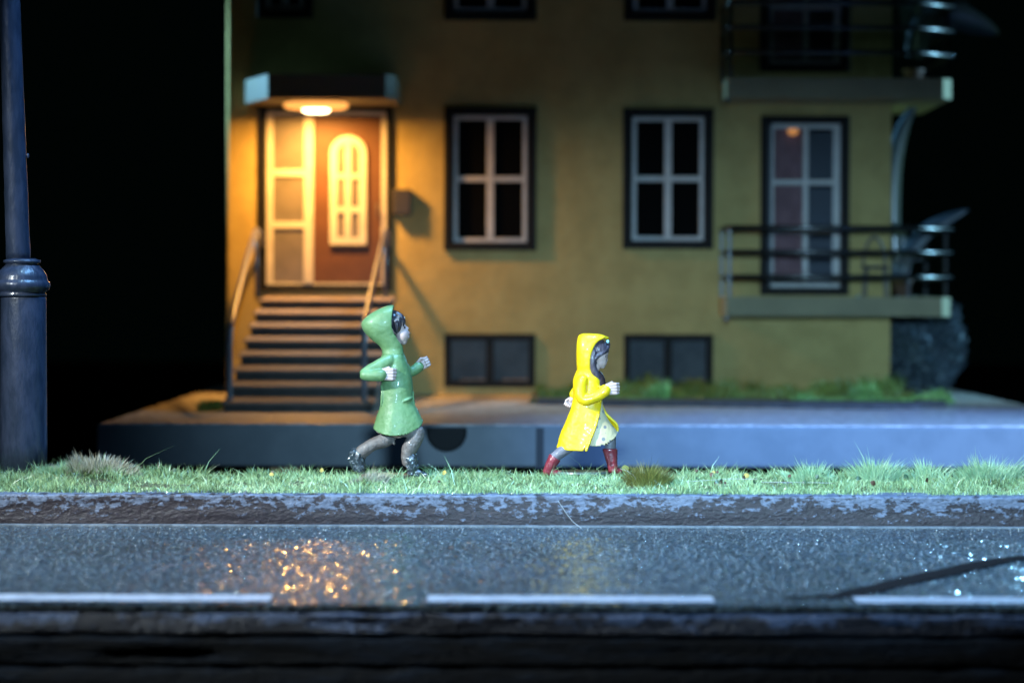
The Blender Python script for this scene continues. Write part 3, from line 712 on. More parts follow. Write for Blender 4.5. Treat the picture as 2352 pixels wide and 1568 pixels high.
for i in range(8):
    y0 = 33.6+run*i; y1 = y0+run+.02 if i < 7 else WD-.055
    t_ = MB().box(sx0, sx1, y0, y1-.03, h*(i+1)-.08, h*(i+1), .008)
    for v_ in t_.bm.verts:
        if v_.co.y < y0+.1 and v_.co.z > h*(i+1)-.03: v_.co.z -= .052
    t_.build('step', M['concrete_pale'], st)
# railings
def railing(xb, xt, label):
    g = empty('handrail', (xb, 33.85, 0), label, 'handrail', 'handrails of the entrance steps')
    P = [(xb, 33.85, 0.0), (xb, 33.85, .55), (xb, 33.86, .88), (xb, 34.15, 1.10), (xb*.5+xt*.5, 36.2, 1.66), (xt, 38.3, 2.18), (xt, 38.9, 2.25), (xt, 39.4, 2.16), (xt, 39.74, 2.04)]
    MB().tube(P, .036, 12, smooth=8).build('rail', M['rail'], g, smooth=True)
    MB().tube([(xt, 38.6, 1.35), (xt, 38.6, 2.22)], .026, 10).build('post', M['rail'], g, smooth=True)
    return g
railing(-3.36, -3.47, 'curved metal handrail on the left side of the steps, by the house corner')
railing(-1.76, -1.72, 'curved metal handrail on the right side of the steps, behind the green-coated runner')

# balconies
def balcony(zt, zb_, zrails, label):
    b = empty('balcony', (4.4, 38.6, zb_), label, 'balcony')
    b.parent = house; b.location = Vector((4.4, 38.6, zb_)) - Vector(house.location); del b['category']
    y0 = 38.5; xl = X(1668, y0); xr = X(2188, y0); xc = X(2163, y0)
    MB().plan([(xl, y0), (xc, y0), (xr, y0+.22), (xr+.05, 42.0), (HX1+.06, 42.0), (HX1+.06, WD-.005), (xl, WD-.005)], zb_, zt).build('floor', M['slab_render'], b)
    rc = X(2105, y0)
    xm = X(2196, y0)+.02
    for i, z in enumerate(zrails):
        P = [(xl+.02, WD-.01, z), (xl+.02, y0+.10, z), (xl+.09, y0+.04, z), (rc-.03, y0+.04, z), (rc+.03, y0+.08, z), (xm-.03, y0+.53, z), (xm, y0+.62, z), (xm, 41.9, z)]
        MB().tube([Vector(p) for p in P], 0.036 if i else .042, 10).build('rail', M['rail_black'], b, smooth=True)
    for px_, yy in ((xl+.045, y0+.06), (xm, 39.6), (xl+.02, WD-.06), (xm, 41.5)):
        MB().box(px_-.025, px_+.025, yy-.02, yy+.02, zt-.002, zrails[0]).build('post', M['rail_black'], b)
    MB().box(xl-.02, xl+.03, y0+.02, y0+.5, zb_-.06, zb_-.002).build('bracket', M['rail_black'], b)
    return b
s5 = 38.5
balcony(Z(680, s5), Z(724, s5), [Z(522, s5), Z(577, s5), Z(634, s5)], 'lower corner balcony with three black rails')
balcony(Z(178, s5), Z(224, s5), [Z(5, s5), Z(62, s5), Z(119, s5)], 'upper corner balcony in deep shade')
def balcony_door(r, curtain):
    x0, x1, z0, z1 = r
    g = frame_ring(x0-.02, x1+.02, z0-.0, z1+.02, WD-0.06, WD+0.22, 0.11, 'balcony_door', M['dark_frame'], house, .015)
    a0, a1, b0, b1 = x0+.14, x1-.10, z0+.09, z1-.09
    mb = MB(); t = .06; y0, y1 = WD+.08, WD+.13
    mb.box(a0, a0+t*.6, y0, y1, b0, b1, .005); mb.box(a1-.10, a1, y0, y1, b0, b1, .005)
    mx = a0 + (a1-a0)*.50
    hz = [b0+.05, b0+(b1-b0)*.355, b0+(b1-b0)*.65, b1-.02]
    mb.box(mx-.035, mx+.035, y0-.003, y1, b0, b1, .005)
    for z in hz:
        tt = .045 if z != hz[0] else .06
        mb.box(a0+t*.6, mx-.036, y0+.003, y1, z-tt, z+tt*.6, .005); mb.box(mx+.036, a1-.10, y0+.003, y1, z-tt, z+tt*.6, .005)
    mb.build('sash', M['white_paint'], g)
    MB().box(a0+.01, a1-.01, y1-.02, y1-.012, b0, b1).build('pane', M['glass'], g)
    c = MB(); n_ = 30; W_ = (mx-a0)
    top = []; bot = []
    for i in range(n_+1):
        xx = a0+.03+W_*i/n_; yy = WD+.25+.02*math.sin(i*1.9)
        top.append(c.bm.verts.new((xx, yy, b1))); bot.append(c.bm.verts.new((xx, yy, b0)))
    for i in range(n_): c.bm.faces.new((bot[i], bot[i+1], top[i+1], top[i]))
    c.build('curtain', M['curtain'], g, smooth=True)
    MB().box(x0-.3, x1+.3, WD+1.2, WD+1.25, z0-.3, z1+.2).build('room_wall', mat('room', (.13, .15, .19), .8), g)
    return g
M['glass'] = glassy('glass', .10)
M['curtain'] = mat('curtain', (0.34, 0.20, 0.22), .8, var=(.26, .15, .17), vscale=6)
g = balcony_door(OP['bd'], True)
balcony_door(OP['ubd'], True)
# small glowing ball added as a warm lamp reflection in the lower balcony door
bl = empty('reflection_glow', (X(1818, 40.0), WD+.19, Z(300, 39.95)), 'small warm glow added as a lamp reflection at the top of the lower balcony door', 'bulb')  # no real bulb, only an added glow for the reflection
MB().ball((bl.location.x, bl.location.y, bl.location.z), .075, .05, .06).build('glow_ball', emis('warm_dim', (1.0, .42, .12), .55), bl, smooth=True)
MB().tube([(bl.location.x, bl.location.y, bl.location.z+.05), (bl.location.x, bl.location.y, bl.location.z+.13)], .02, 8).build('glow_stem', M['dark_frame'], bl)

# things on the balconies
def plant(cx, cy, z0, leaves, label, pot=True):
    g = empty('potted_plant', (cx, cy, z0), label, 'plant')
    MB().lathe([(.10, z0), (.14, z0+.22), (.155, z0+.23), (.155, z0+.26), (.13, z0+.26)], cx, cy, 20).build('pot', M['pot'], g, smooth=True)
    for pts, w in leaves:
        P = [Vector(p) for p in pts]; P, _ = resample(P, [1]*len(P), 6)
        mb = MB(); L = []; R = []; T = []
        for i, p in enumerate(P):
            t = i/(len(P)-1); ww = w*math.sin(math.pi*min(.999, .12+.88*t))**.7
            tg = (P[min(i+1, len(P)-1)]-P[max(i-1, 0)]).normalized(); sd = tg.cross(Vector((0, 1, 0.35))).normalized()
            L.append(mb.bm.verts.new(p-sd*ww)); T.append(mb.bm.verts.new(p+Vector((0, .03+ww*.25, 0)))); R.append(mb.bm.verts.new(p+sd*ww))
        for i in range(len(P)-1):
            mb.bm.faces.new((L[i], L[i+1], T[i+1], T[i])); mb.bm.faces.new((T[i], T[i+1], R[i+1], R[i]))
        mb.build('leaf', M['leaf_blue'], g, smooth=True)
    return g
M['pot'] = mat('pot', (.10, .05, .04), .6)
M['leaf_blue'] = mat('leaf_blue', (.035, .06, .09), .38, var=(.05, .08, .12), vscale=5, coat=.2)
z_low = Z(680, s5); z_up = Z(178, s5)
def Q(px_, py_, D): return (X(px_, D), D, Z(py_, D))
D = 40.3; cx = X(2072, D)
plant(cx, D, z_low, [
    ([Q(2060, 640, D), Q(2048, 500, D), Q(2050, 380, D), Q(2072, 290, D), Q(2108, 225, D)], .13),
    ([Q(2072, 645, D), Q(2085, 580, D), Q(2125, 530, D), Q(2170, 502, D), Q(2225, 478, D)], .12),
    ([Q(2070, 645, D), Q(2050, 600, D), Q(2020, 585, D), Q(1995, 600, D)], .05),
    ([Q(2072, 645, D), Q(2075, 560, D), Q(2060, 520, D), Q(2040, 510, D)], .06)], 'potted plant with long blue strap leaves on the lower balcony')
D = 40.3
plant(X(2095, D), D, z_up, [
    ([Q(2090, 120, D), Q(2085, 20, D), Q(2060, -90, D), Q(2020, -200, D)], .15),
    ([Q(2095, 130, D), Q(2120, 60, D), Q(2185, 40, D), Q(2240, 55, D), Q(2290, 78, D)], .22),
    ([Q(2095, 130, D), Q(2120, 0, D), Q(2150, -40, D), Q(2220, 10, D)], .2)], 'broad-leaved potted plant whose leaf tip sticks out beyond the upper balcony')
# bistro chair and table
def chair(cx, cy, z0):
    g = empty('balcony_chair', (cx, cy, z0), 'small dark wire chair beside the plant on the lower balcony', 'chair')
    MB().lathe([(.17, z0+.40), (.18, z0+.41), (.17, z0+.43)], cx, cy, 24).build('seat', M['rail'], g, smooth=True)
    for dx, dy in ((-.13, -.13), (.13, -.13), (-.13, .13), (.13, .13)):
        MB().tube([(cx+dx*1.2, cy+dy*1.2, z0), (cx+dx, cy+dy, z0+.40)], .014, 8).build('leg', M['rail'], g)
    P = [(cx+.17*math.cos(a), cy+.1*math.sin(a)+.06, z0+.41+.42*math.sin(max(0, a)/1.0*1.0)) for a in [math.pi*k/12 for k in range(13)]]
    P = [(cx-.16+.32*k/12, cy+.14, z0+.41+.42*math.sin(math.pi*k/12)**.5) for k in range(13)]
    MB().tube(P, .016, 8).build('backrest', M['rail'], g, smooth=True)
chair(X(2010, 39.2), 39.2, z_low)
g = empty('balcony_table', (X(2085, 39.0), 39.0, z_low), 'small round dark table at the rail end of the lower balcony', 'table')
MB().lathe([(.20, z_low+.50), (.21, z_low+.51), (.20, z_low+.525)], X(2085, 39.0), 39.0, 28).build('table_top', M['rail'], g, smooth=True)
MB().tube([(X(2085, 39.0), 39.0, z_low), (X(2085, 39.0), 39.0, z_low+.5)], .018, 8).build('leg', M['rail'], g)
for px_, py_, r in ((1971, 677, .022), (2100, 679, .012), (2062, 676, .012)):
    c = Q(px_, py_, 38.49)
    o = MB().ball((0, 0, 0), r).build('glue_drop', mat('glue', (.3, .4, .4), .05, coat=1, spec=1), smooth=True); o.location = (c[0], 38.50, z_low+r*.5)
    tag(o, 'bright glassy glue drop on the lower balcony edge' if r > .02 else ('dull small glue drop under the table at the balcony edge' if px_ > 2080 else 'dull small glue drop below the chair at the balcony edge'), 'glue drop')
# bush behind the house corner
def bush(cx, cy, label):
    g = empty('bush', (cx, cy, 0), label, 'bush')
    MB().tube([(cx, cy, 0), (cx+.02, cy, .5)], [.05, .03], 8).build('trunk', M['soil'], g)
    n = 5200
    c = rng.normal(0, 1, (n, 3)); c /= np.linalg.norm(c, axis=1)[:, None]
    rad = rng.uniform(.35, 1, n)**.5
    lump = np.array([1+.35*noise.noise(Vector(v)*1.8) for v in c])
    Pn = c*rad[:, None]*lump[:, None]*np.array([.62, .6, .62]) + np.array([0, 0, .62])
    Pn = Pn[Pn[:, 2] > .02]
    n = len(Pn)
    o = blades('foliage', Pn, rng.uniform(.05, .12, n), np.full(n, .06), rng.uniform(0, 6.28, n), rng.uniform(.4, 1.4, n), M['bush'], parent=g)
M['bush'] = grass_mat('bush', [(.02, .035, .05), (.05, .075, .10), (.09, .12, .16)], .6)
bush(X(2130, 41.2), 41.2, 'dim blue-green bush behind the right corner of the house')

# ------------------------------------------------------------------ figures
def remesh(mb, name, m, parent, voxel, smooth_it=4, disp=0.0, dscale=9.0, fac=.5):
    bmesh.ops.recalc_face_normals(mb.bm, faces=mb.bm.faces)
    me = bpy.data.meshes.new(name); mb.bm.to_mesh(me); mb.bm.free()
    o = bpy.data.objects.new(name, me); COL.objects.link(o)
    r = o.modifiers.new('r', 'REMESH'); r.mode = 'VOXEL'; r.voxel_size = voxel; r.use_smooth_shade = True
    s_ = o.modifiers.new('s', 'SMOOTH'); s_.factor = fac; s_.iterations = smooth_it
    dg = bpy.context.evaluated_depsgraph_get(); dg.update()
    nm = bpy.data.meshes.new_from_object(o.evaluated_get(dg)); nm.name = name
    o.modifiers.clear(); o.data = nm; nm.materials.clear(); nm.materials.append(m)
    if disp:
        cs = [v.co.copy() for v in nm.vertices]; ns = [v.normal.copy() for v in nm.vertices]
        for v, c, q in zip(nm.vertices, cs, ns): v.co = c + q*disp*(noise.noise(c*dscale)+.5*noise.noise(c*dscale*2.3))
    nm.polygons.foreach_set('use_smooth', [True]*len(nm.polygons))
    o.parent = parent
    return o
def spl(rows, n):
    R = np.array(rows, float); out = []
    m = len(R)
    for i in range(m-1):
        p0, p1, p2, p3 = R[max(i-1, 0)], R[i], R[i+1], R[min(i+2, m-1)]
        for k in range(n):
            t = k/n
            out.append(.5*((2*p1)+(p2-p0)*t+(2*p0-5*p1+4*p2-p3)*t*t+(3*p1-p0-3*p2+p3)*t**3))
    out.append(R[-1]); return out

class Fig:
    def __init__(s, ox, oz, k): s.ox, s.oz, s.k = ox, oz, k
    def p(s, x, z, y=0): return Vector(((x-s.ox)*s.k, y*s.k, (s.oz-z)*s.k))
    def chain(s, mb, pts, r, smooth=6, seg=18): mb.chain([s.p(*q) for q in pts], [a*s.k for a in (r if hasattr(r, '__len__') else [r]*len(pts))], smooth, seg)
    def ball(s, mb, x, z, y, rx, rz=None, ry=None): mb.ball(s.p(x, z, y), rx*s.k, (ry if ry is not None else rx)*s.k, (rz if rz is not None else rx)*s.k)
    def loft(s, mb, rows, n=6, ring=56, thick=None, wob=0.0):
        """rows: z, xl, xr, yh, open angle far, open angle near, Q (side tilt), Fr (front lift), S (side sag)"""
        bm = mb.bm; rr = spl(rows, n); R = []; opened = rows[0][4] > 0 or rows[-1][5] > 0
        for ri, (z, xl, xr, yh, pf, pn, Qs, Fr, S) in enumerate(rr):
            cx, a = (xl+xr)/2, (xr-xl)/2; row = []
            cnt = ring if opened else ring
            for k in range(cnt + (1 if opened else 0)):
                if opened: t = math.radians(pf) + (2*math.pi - math.radians(pf+pn))*k/cnt
                else: t = 2*math.pi*k/cnt
                c, sn = math.cos(t), math.sin(t)
                e = .86
                xx = cx + a*math.copysign(abs(c)**e, c); yy = yh*math.copysign(abs(sn)**e, sn)
                f = 1 + wob*math.sin(t*5+z*.004)*(ri/len(rr))**2
                zz = z + Qs*sn + Fr*max(c, 0)**2 + S*abs(sn)
                row.append(bm.verts.new(s.p(cx+(xx-cx)*f, zz, yy*f)))
            R.append(row)
        fs = []
        for i in range(len(R)-1):
            m = len(R[i])
            for k in range(m-1 if opened else m):
                fs.append(bm.faces.new((R[i][k], R[i][(k+1) % m], R[i+1][(k+1) % m], R[i+1][k])))
        if not opened and thick is None:
            bm.faces.new(R[0][::-1]); bm.faces.new(R[-1])
        if thick is not None:
            bmesh.ops.recalc_face_normals(bm, faces=fs)
            bmesh.ops.solidify(bm, geom=fs, thickness=thick*s.k)
    def fist(s, mb, wrist, fwd, up, size, curl, thumb_up=True):
        """wrist (x,z,y) centre; fwd, up in fig axes (x, z-up, y); curl = direction the fingers bend to"""
        P0 = s.p(*wrist); f = Vector((fwd[0], fwd[2], fwd[1])).normalized(); u = Vector((up[0], up[2], up[1])); u = (u - f*u.dot(f)).normalized()
        c = Vector((curl[0], curl[2], curl[1])); c = (c - f*c.dot(f) - u*c.dot(u)).normalized()
        q = size*s.k
        for i, ln in enumerate((1.0, 1.08, 1.0, .82)):
            o_ = u*(.36-.24*i)*q
            kn = P0 + f*q*.82*(.94+.06*ln) + o_
            mb.chain([P0 + f*q*.12 + o_*.75, kn], [.20*q, .145*q], 0, 12)                       # metacarpal
            k2 = kn + f*q*.20*ln + c*q*.20
            k3 = k2 - f*q*.06 + c*q*.26*ln
            k4 = k3 - f*q*.24*ln + c*q*.02
            mb.chain([kn, k2, k3, k4], [.125*q, .118*q, .11*q, .095*q], 0, 10)                  # bent finger
        t0 = P0 + f*q*.22 + u*q*.34 + c*q*.14
        t1 = t0 + f*q*.30 + u*q*.14 + c*q*.16; t2 = t1 + f*q*.26 - u*q*.12 + c*q*.14
        mb.chain([t0, t1, t2], [.16*q, .135*q, .10*q], 0, 10)                                    # thumb

def skin_mat(name, col):
    return mat(name, col, .42, coat=.25, var=tuple(c*.9 for c in col), vscale=14, bump=.12, bscale=50)
M['skin'] = skin_mat('skin_paint', (.55, .39, .36))
M['green_coat'] = mat('green_coat', (0.11, 0.215, 0.085), .48, coat=.12, var=(0.145, 0.265, 0.115), vscale=10, bump=.25, bscale=30, bdet=5)
M['yellow_coat'] = mat('yellow_coat', (0.80, 0.54, 0.006), .46, coat=.14, var=(0.70, 0.42, 0.004), vscale=10, bump=.22, bscale=26, bdet=5, vlo=.45, vhi=.75)
M['trousers'] = mat('trousers', (.135, .115, .11), .5, coat=.15, var=(.17, .15, .145), vscale=20, bump=.5, bscale=36)
M['tights'] = mat('tights', (.15, .14, .165), .5, coat=.1, var=(.18, .165, .19), vscale=20, bump=.3)
M['black_boot'] = mat('black_boot', (.03, .045, .06), .16, coat=1.0, var=(.14, .17, .20), vscale=30, vlo=.5, vhi=.62, bump=1.0, bscale=34, bdet=3)
M['red_boot'] = mat('red_boot', (.20, .022, .035), .32, coat=.4, var=(.26, .035, .05), vscale=20, bump=.3)
M['hair'] = mat('hair_paint', (.022, .020, .028), .26, coat=.7, bump=.9, bscale=26, stretch=(1, 1, .25))
M['hair_brown'] = mat('hair_brown', (.055, .045, .06), .36, coat=.25, var=(.09, .075, .10), vscale=22, bump=.7, bscale=30, stretch=(1, 1, .3))
M['eye'] = mat('eye_paint', (.015, .012, .012), .2, coat=.6)
M['lip'] = mat('lip_paint', (.42, .18, .17), .4)
M['brow'] = mat('brow_paint', (.05, .03, .03), .5)
def clip(mb, co_, no_):
    bm = mb.bm
    g = bmesh.ops.bisect_plane(bm, geom=bm.verts[:]+bm.edges[:]+bm.faces[:], plane_co=co_, plane_no=no_, clear_outer=True)
    es = [e for e in g['geom_cut'] if isinstance(e, bmesh.types.BMEdge)]
    if es: bmesh.ops.contextual_create(bm, geom=es)

# ---- runner in the green coat
K = 0.00095
f = Fig(470, 1482, K); D = 21.7
boy = empty('person', (X(898, D), D, verge_h(X(898, D), D)+0.01), 'running child figure in a hooded green coat, grey trousers and black boots', 'figurine')
b = MB()
# legs (under the trousers) + torso + arms + neck + head + hands in one continuous surface
f.chain(b, [(600, 1080, -60), (688, 1120, -62), (625, 1240, -60), (612, 1330, -60), (640, 1420, -60)], [50, 48, 46, 34, 30])
f.chain(b, [(470, 1080, 60), (455, 1170, 62), (330, 1220, 64), (215, 1320, 66), (215, 1400, 66)], [50, 48, 42, 34, 28])
f.chain(b, [(530, 1080, 0), (515, 900, 0), (490, 700, 0), (490, 560, 0), (500, 480, 0), (505, 400, 0)], [85, 85, 90, 85, 55, 45])
f.chain(b, [(460, 545, -95), (262, 640, -165), (400, 652, -190)], [42, 34, 30], 5)
f.chain(b, [(500, 545, 95), (600, 640, 160), (680, 590, 185)], [42, 34, 28], 5)
f.ball(b, 500, 245, 0, 82, 84, 80)
f.ball(b, 562, 335, 0, 54, 68, 66); f.ball(b, 545, 290, 0, 50, 62, 66)
f.ball(b, 592, 350, 0, 28, 24, 36); f.ball(b, 575, 385, 0, 26, 30, 40)
f.chain(b, [(574, 262, 0), (594, 278, 0), (603, 284, 0)], [12, 12, 11], 0)
f.ball(b, 606, 314, 0, 14, 7, 20); f.ball(b, 608, 329, 0, 13, 7, 18)
f.fist(b, (405, 645, -190), (1, -.02, 0), (0.03, 1, 0), 104, (0, 0, 1))
f.fist(b, (682, 592, 185), (.85, .45, .1), (-.45, .85, 0), 92, (.1, .1, -1))
remesh(b, 'body', M['skin'], boy, .0042, 3)
b = MB()
rows = [(474, 415, 572, 62), (492, 398, 578, 92), (525, 385, 590, 122), (575, 385, 610, 132), (640, 388, 630, 128), (700, 393, 642, 124), (760, 394, 647, 122), (830, 387, 646, 124), (880, 385, 655, 128), (930, 378, 682, 138), (985, 360, 712, 150), (1040, 344, 730, 162)]
rows = [(*r, 0, 0, 0, 0, 0) for r in rows] + [(1078, 332, 736, 172, 0, 0, -14, -68, 48)]
rows[-2] = (1030, 346, 726, 160, 0, 0, -6, -22, 16)
f.loft(b, rows, 6, 60, None, .03)
f.chain(b, [(455, 545, -92), (360, 595, -140), (262, 648, -170), (320, 655, -185), (398, 652, -192)], [58, 52, 44, 46, 50], 6)
f.chain(b, [(520, 545, 92), (600, 630, 150), (640, 628, 165), (688, 596, 185)], [54, 44, 42, 44], 6)
# folds
f.chain(b, [(640, 838, -50), (610, 852, -110), (565, 868, -118)], [9, 10, 5], 4)
f.chain(b, [(645, 800, -10), (655, 900, -30), (705, 1000, -60)], [14, 12, 14], 4)
f.chain(b, [(400, 745, -55), (405, 830, -85), (395, 900, -85)], [12, 9, 6], 4)
remesh(b, 'coat', M['green_coat'], boy, .0052, 4, .0035, 12)
b = MB()
rows = [(96, 468, 492, 22, 70, 70, 0, 0, 0), (106, 425, 492, 62, 70, 70, 0, 0, 0), (125, 380, 490, 92, 68, 68, 0, 0, 0), (155, 320, 486, 115, 66, 66, 0, 0, 0), (200, 262, 480, 128, 66, 66, 0, 0, 0), (240, 233, 480, 134, 66, 66, 0, 0, 0), (285, 240, 486, 130, 64, 64, 0, 0, 0),
        (330, 270, 505, 118, 58, 58, 0, 0, 0), (375, 318, 535, 104, 48, 48, 0, 0, 0), (420, 372, 560, 90, 38, 38, 0, 0, 0), (455, 396, 568, 84, 30, 30, 0, 0, 0), (492, 398, 575, 92, 26, 26, 0, 0, 0)]
# xr above is the edge seen from the side: widen to the full ellipse
rows = [(z, xl, xl + (xr-xl)*2/(1+math.cos(math.radians(pf))**.86), yh, pf, pn, a_, b_, c_) for (z, xl, xr, yh, pf, pn, a_, b_, c_) in rows]
f.loft(b, rows, 6, 60, 14)
remesh(b, 'hood', M['green_coat'], boy, .0042, 3, .002, 12)
b = MB()
f.ball(b, 492, 224, 0, 80, 88, 92)
f.ball(b, 520, 262, -66, 38, 58, 26); f.ball(b, 520, 262, 66, 38, 58, 26)
for yy in (-70, -45, -15, 15, 45, 70):
    f.chain(b, [(520, 165, yy*.8), (556, 190, yy*.95), (574, 228, yy*.9), (572, 250+abs(yy)*.2, yy*.85)], [20, 17, 12, 5], 4)
f.chain(b, [(530, 210, -82), (548, 250, -78), (540, 300, -72)], [18, 14, 5], 4)
f.chain(b, [(512, 230, -86), (524, 280, -82), (518, 318, -70)], [22, 18, 7], 4)
remesh(b, 'hair', M['hair'], boy, .0034, 2)
b = MB()
f.chain(b, [(560, 1085, -58), (640, 1095, -62), (684, 1110, -62), (672, 1160, -62), (628, 1235, -60), (606, 1300, -60), (605, 1345, -60)], [66, 64, 60, 62, 64, 52, 46])
f.chain(b, [(455, 1085, 55), (452, 1150, 62), (415, 1185, 62), (330, 1215, 64), (240, 1275, 66), (222, 1300, 66)], [68, 62, 58, 52, 54, 50])
f.chain(b, [(500, 1070, 50), (560, 1080, -30)], [66, 66], 0)
f.chain(b, [(470, 1150, 40), (492, 1205, 45), (497, 1216, 48)], [22, 14, 8], 3)
f.chain(b, [(360, 1092, 0), (375, 1112, -10), (400, 1120, -20)], [14, 16, 12], 3)
remesh(b, 'trousers', M['trousers'], boy, .0046, 3, .003, 22)
b = MB()
f.chain(b, [(634, 1325, -60), (645, 1385, -60), (650, 1430, -60)], [58, 54, 40], 3)
f.chain(b, [(640, 1440, -60), (700, 1446, -60), (752, 1458, -60)], [36, 32, 24], 3)
remesh(b, 'boot', M['black_boot'], boy, .005, 2, .008, 30)
b = MB()
f.chain(b, [(175, 1300, 66), (215, 1330, 66)], [50, 50], 0)
f.chain(b, [(205, 1310, 66), (212, 1370, 66), (220, 1420, 66)], [58, 50, 42], 3)
f.chain(b, [(150, 1330, 66), (185, 1400, 66), (235, 1450, 66)], [30, 34, 28], 3)
remesh(b, 'boot', M['black_boot'], boy, .005, 2, .008, 30)
MB().ball(f.p(556, 268, -52), .010, .006, .009).build('eye', M['eye'], boy) if False else None
def small(name, m, par, c, r):
    mb = MB(); mb.ball((0, 0, 0), *r); bmesh.ops.translate(mb.bm, verts=mb.bm.verts, vec=c)
    me = bpy.data.meshes.new(name); mb.bm.to_mesh(me); mb.bm.free(); me.materials.append(m)
    me.polygons.foreach_set('use_smooth', [True]*len(me.polygons))
    o = bpy.data.objects.new(name, me); COL.objects.link(o); o.parent = par; return o
for sgn in (-1, 1):
    small('eye', M['eye'], boy, f.p(578, 276, 40*sgn), (.009, .008, .011))
small('lips', M['lip'], boy, f.p(617, 321, 0), (.006, .016, .006))
mb = MB(); bmesh.ops.create_cone(mb.bm, cap_ends=True, segments=48, radius1=.20, radius2=.20, depth=.022)
bmesh.ops.translate(mb.bm, verts=mb.bm.verts, vec=f.p(440, 1465, 0))
me = bpy.data.meshes.new('stand'); mb.bm.to_mesh(me); mb.bm.free(); me.materials.append(mat('stand_brown', (.16, .10, .08), .5))
o = bpy.data.objects.new('stand', me); COL.objects.link(o); o.parent = boy

# ---- runner in the yellow coat
K = 0.000803
f = Fig(500, 1432, K); D = 21.7
girl = empty('person', (X(1338, D), D, verge_h(X(1338, D), D)+.028), 'running child figure in a hooded yellow coat, spotted dress and red boots', 'figurine')
b = MB()
f.chain(b, [(640, 1010, 62), (745, 1025, 66), (770, 1085, 66), (768, 1190, 66), (785, 1340, 66), (800, 1385, 66)], [55, 50, 46, 40, 34, 30])
f.chain(b, [(560, 1010, -50), (470, 1090, -54), (330, 1185, -56), (225, 1270, -56), (180, 1380, -56)], [58, 56, 48, 38, 30])
f.chain(b, [(580, 1010, 0), (565, 860, 0), (555, 700, 0), (555, 560, 0), (590, 460, 0), (625, 400, 0)], [85, 82, 85, 85, 52, 46])
f.chain(b, [(505, 540, -105), (520, 705, -160), (700, 625, -165)], [42, 36, 30], 5)
f.chain(b, [(515, 540, 105), (455, 640, 150), (400, 720, 160)], [42, 34, 28], 5)
f.ball(b, 648, 250, 0, 102, 108, 92)
f.ball(b, 672, 345, 0, 62, 68, 66); f.ball(b, 668, 300, 0, 72, 80, 84)
f.ball(b, 690, 396, 0, 26, 22, 32)
f.chain(b, [(722, 300, 0), (730, 325, 0), (728, 342, 0)], [9, 12, 12], 0)
f.ball(b, 716, 370, 0, 14, 7, 20); f.ball(b, 713, 384, 0, 13, 8, 18)
f.fist(b, (718, 608, -168), (1, .06, 0), (-.04, 1, 0), 118, (0, 0, 1))
f.fist(b, (400, 715, 160), (-.55, -.8, 0), (-.8, .5, 0), 78, (0, 0, -1))
remesh(b, 'body', M['skin'], girl, .0037, 3)
b = MB()
rows = [(425, 452, 640, 62, 60, 60, 0, 0, 0), (470, 430, 668, 95, 42, 42, 0, 0, 0), (520, 414, 684, 122, 32, 32, 0, 0, 0), (600, 410, 692, 130, 26, 26, 0, 0, 0), (680, 412, 700, 126, 24, 26, 0, 0, 0), (740, 402, 706, 122, 22, 34, 0, 0, 0),
        (800, 388, 724, 126, 20, 48, 0, 0, 0), (860, 366, 755, 134, 18, 63, 0, -10, 0), (930, 338, 800, 144, 16, 76, -4, -40, 0), (1000, 308, 840, 152, 15, 85, -8, -75, 0), (1070, 283, 858, 158, 14, 91, -14, -110, 0), (1130, 268, 862, 162, 14, 95, -20, -140, 0), (1166, 258, 862, 164, 14, 98, -26, -152, 0)]
f.loft(b, rows, 6, 64, 20, .015)
f.chain(b, [(500, 530, -100), (480, 610, -140), (500, 700, -168), (590, 690, -172), (670, 650, -170), (712, 618, -168)], [56, 58, 56, 52, 52, 56], 6)
f.chain(b, [(520, 530, 100), (470, 600, 140), (425, 668, 155)], [54, 48, 44], 6)
f.chain(b, [(660, 585, -118), (672, 650, -122), (668, 730, -100)], [12, 10, 10], 4)
f.chain(b, [(655, 845, -125), (622, 960, -146), (575, 1080, -160), (535, 1185, -168)], [12, 12, 12, 12], 4)
remesh(b, 'coat', M['yellow_coat'], girl, .0046, 3, .003, 13)
b = MB()
rows = [(84, 520, 585, 30, 40, 40, 0, 0, 0), (92, 480, 655, 66, 40, 40, 0, 0, 0), (108, 462, 708, 92, 44, 44, 0, 0, 0), (130, 455, 700, 108, 52, 52, 0, 0, 0), (165, 448, 640, 118, 60, 60, 0, 0, 0), (230, 442, 597, 124, 66, 66, 0, 0, 0), (310, 442, 575, 122, 70, 70, 0, 0, 0), (380, 445, 574, 112, 68, 68, 0, 0, 0), (430, 448, 588, 98, 60, 60, 0, 0, 0), (480, 432, 622, 96, 50, 50, 0, 0, 0), (540, 420, 665, 120, 40, 40, 0, 0, 0)]
rows = [(z, xl, xl + (xr-xl)*2/(1+math.cos(math.radians(pf))**.86), yh, pf, pn, a_, b_, c_) for (z, xl, xr, yh, pf, pn, a_, b_, c_) in rows]
f.loft(b, rows, 6, 60, 14)
f.chain(b, [(640, 112, -88), (690, 118, -60), (728, 126, -28), (742, 128, 0), (728, 126, 28), (690, 118, 60), (640, 112, 88)], [13, 13, 12, 12, 12, 13, 13], 5)
f.chain(b, [(560, 100, 0), (660, 104, 0), (735, 124, 0)], [16, 16, 10], 5)
for yy in (-50, -25, 25, 50): f.chain(b, [(590, 104, yy), (670, 112, yy*.9), (728, 126, yy*.5)], [18, 15, 10], 4)
remesh(b, 'hood', M['yellow_coat'], girl, .0042, 3, .002, 12)
b = MB()
f.ball(b, 648, 240, 0, 105, 104, 99)
v1 = f.p(756, 258, 0); v2 = f.p(600, 335, 0); dd = (v1-v2).normalized(); no = Vector((-dd.z, 0, dd.x)) * -1
clip(b, v1, no if no.z < 0 else -no)
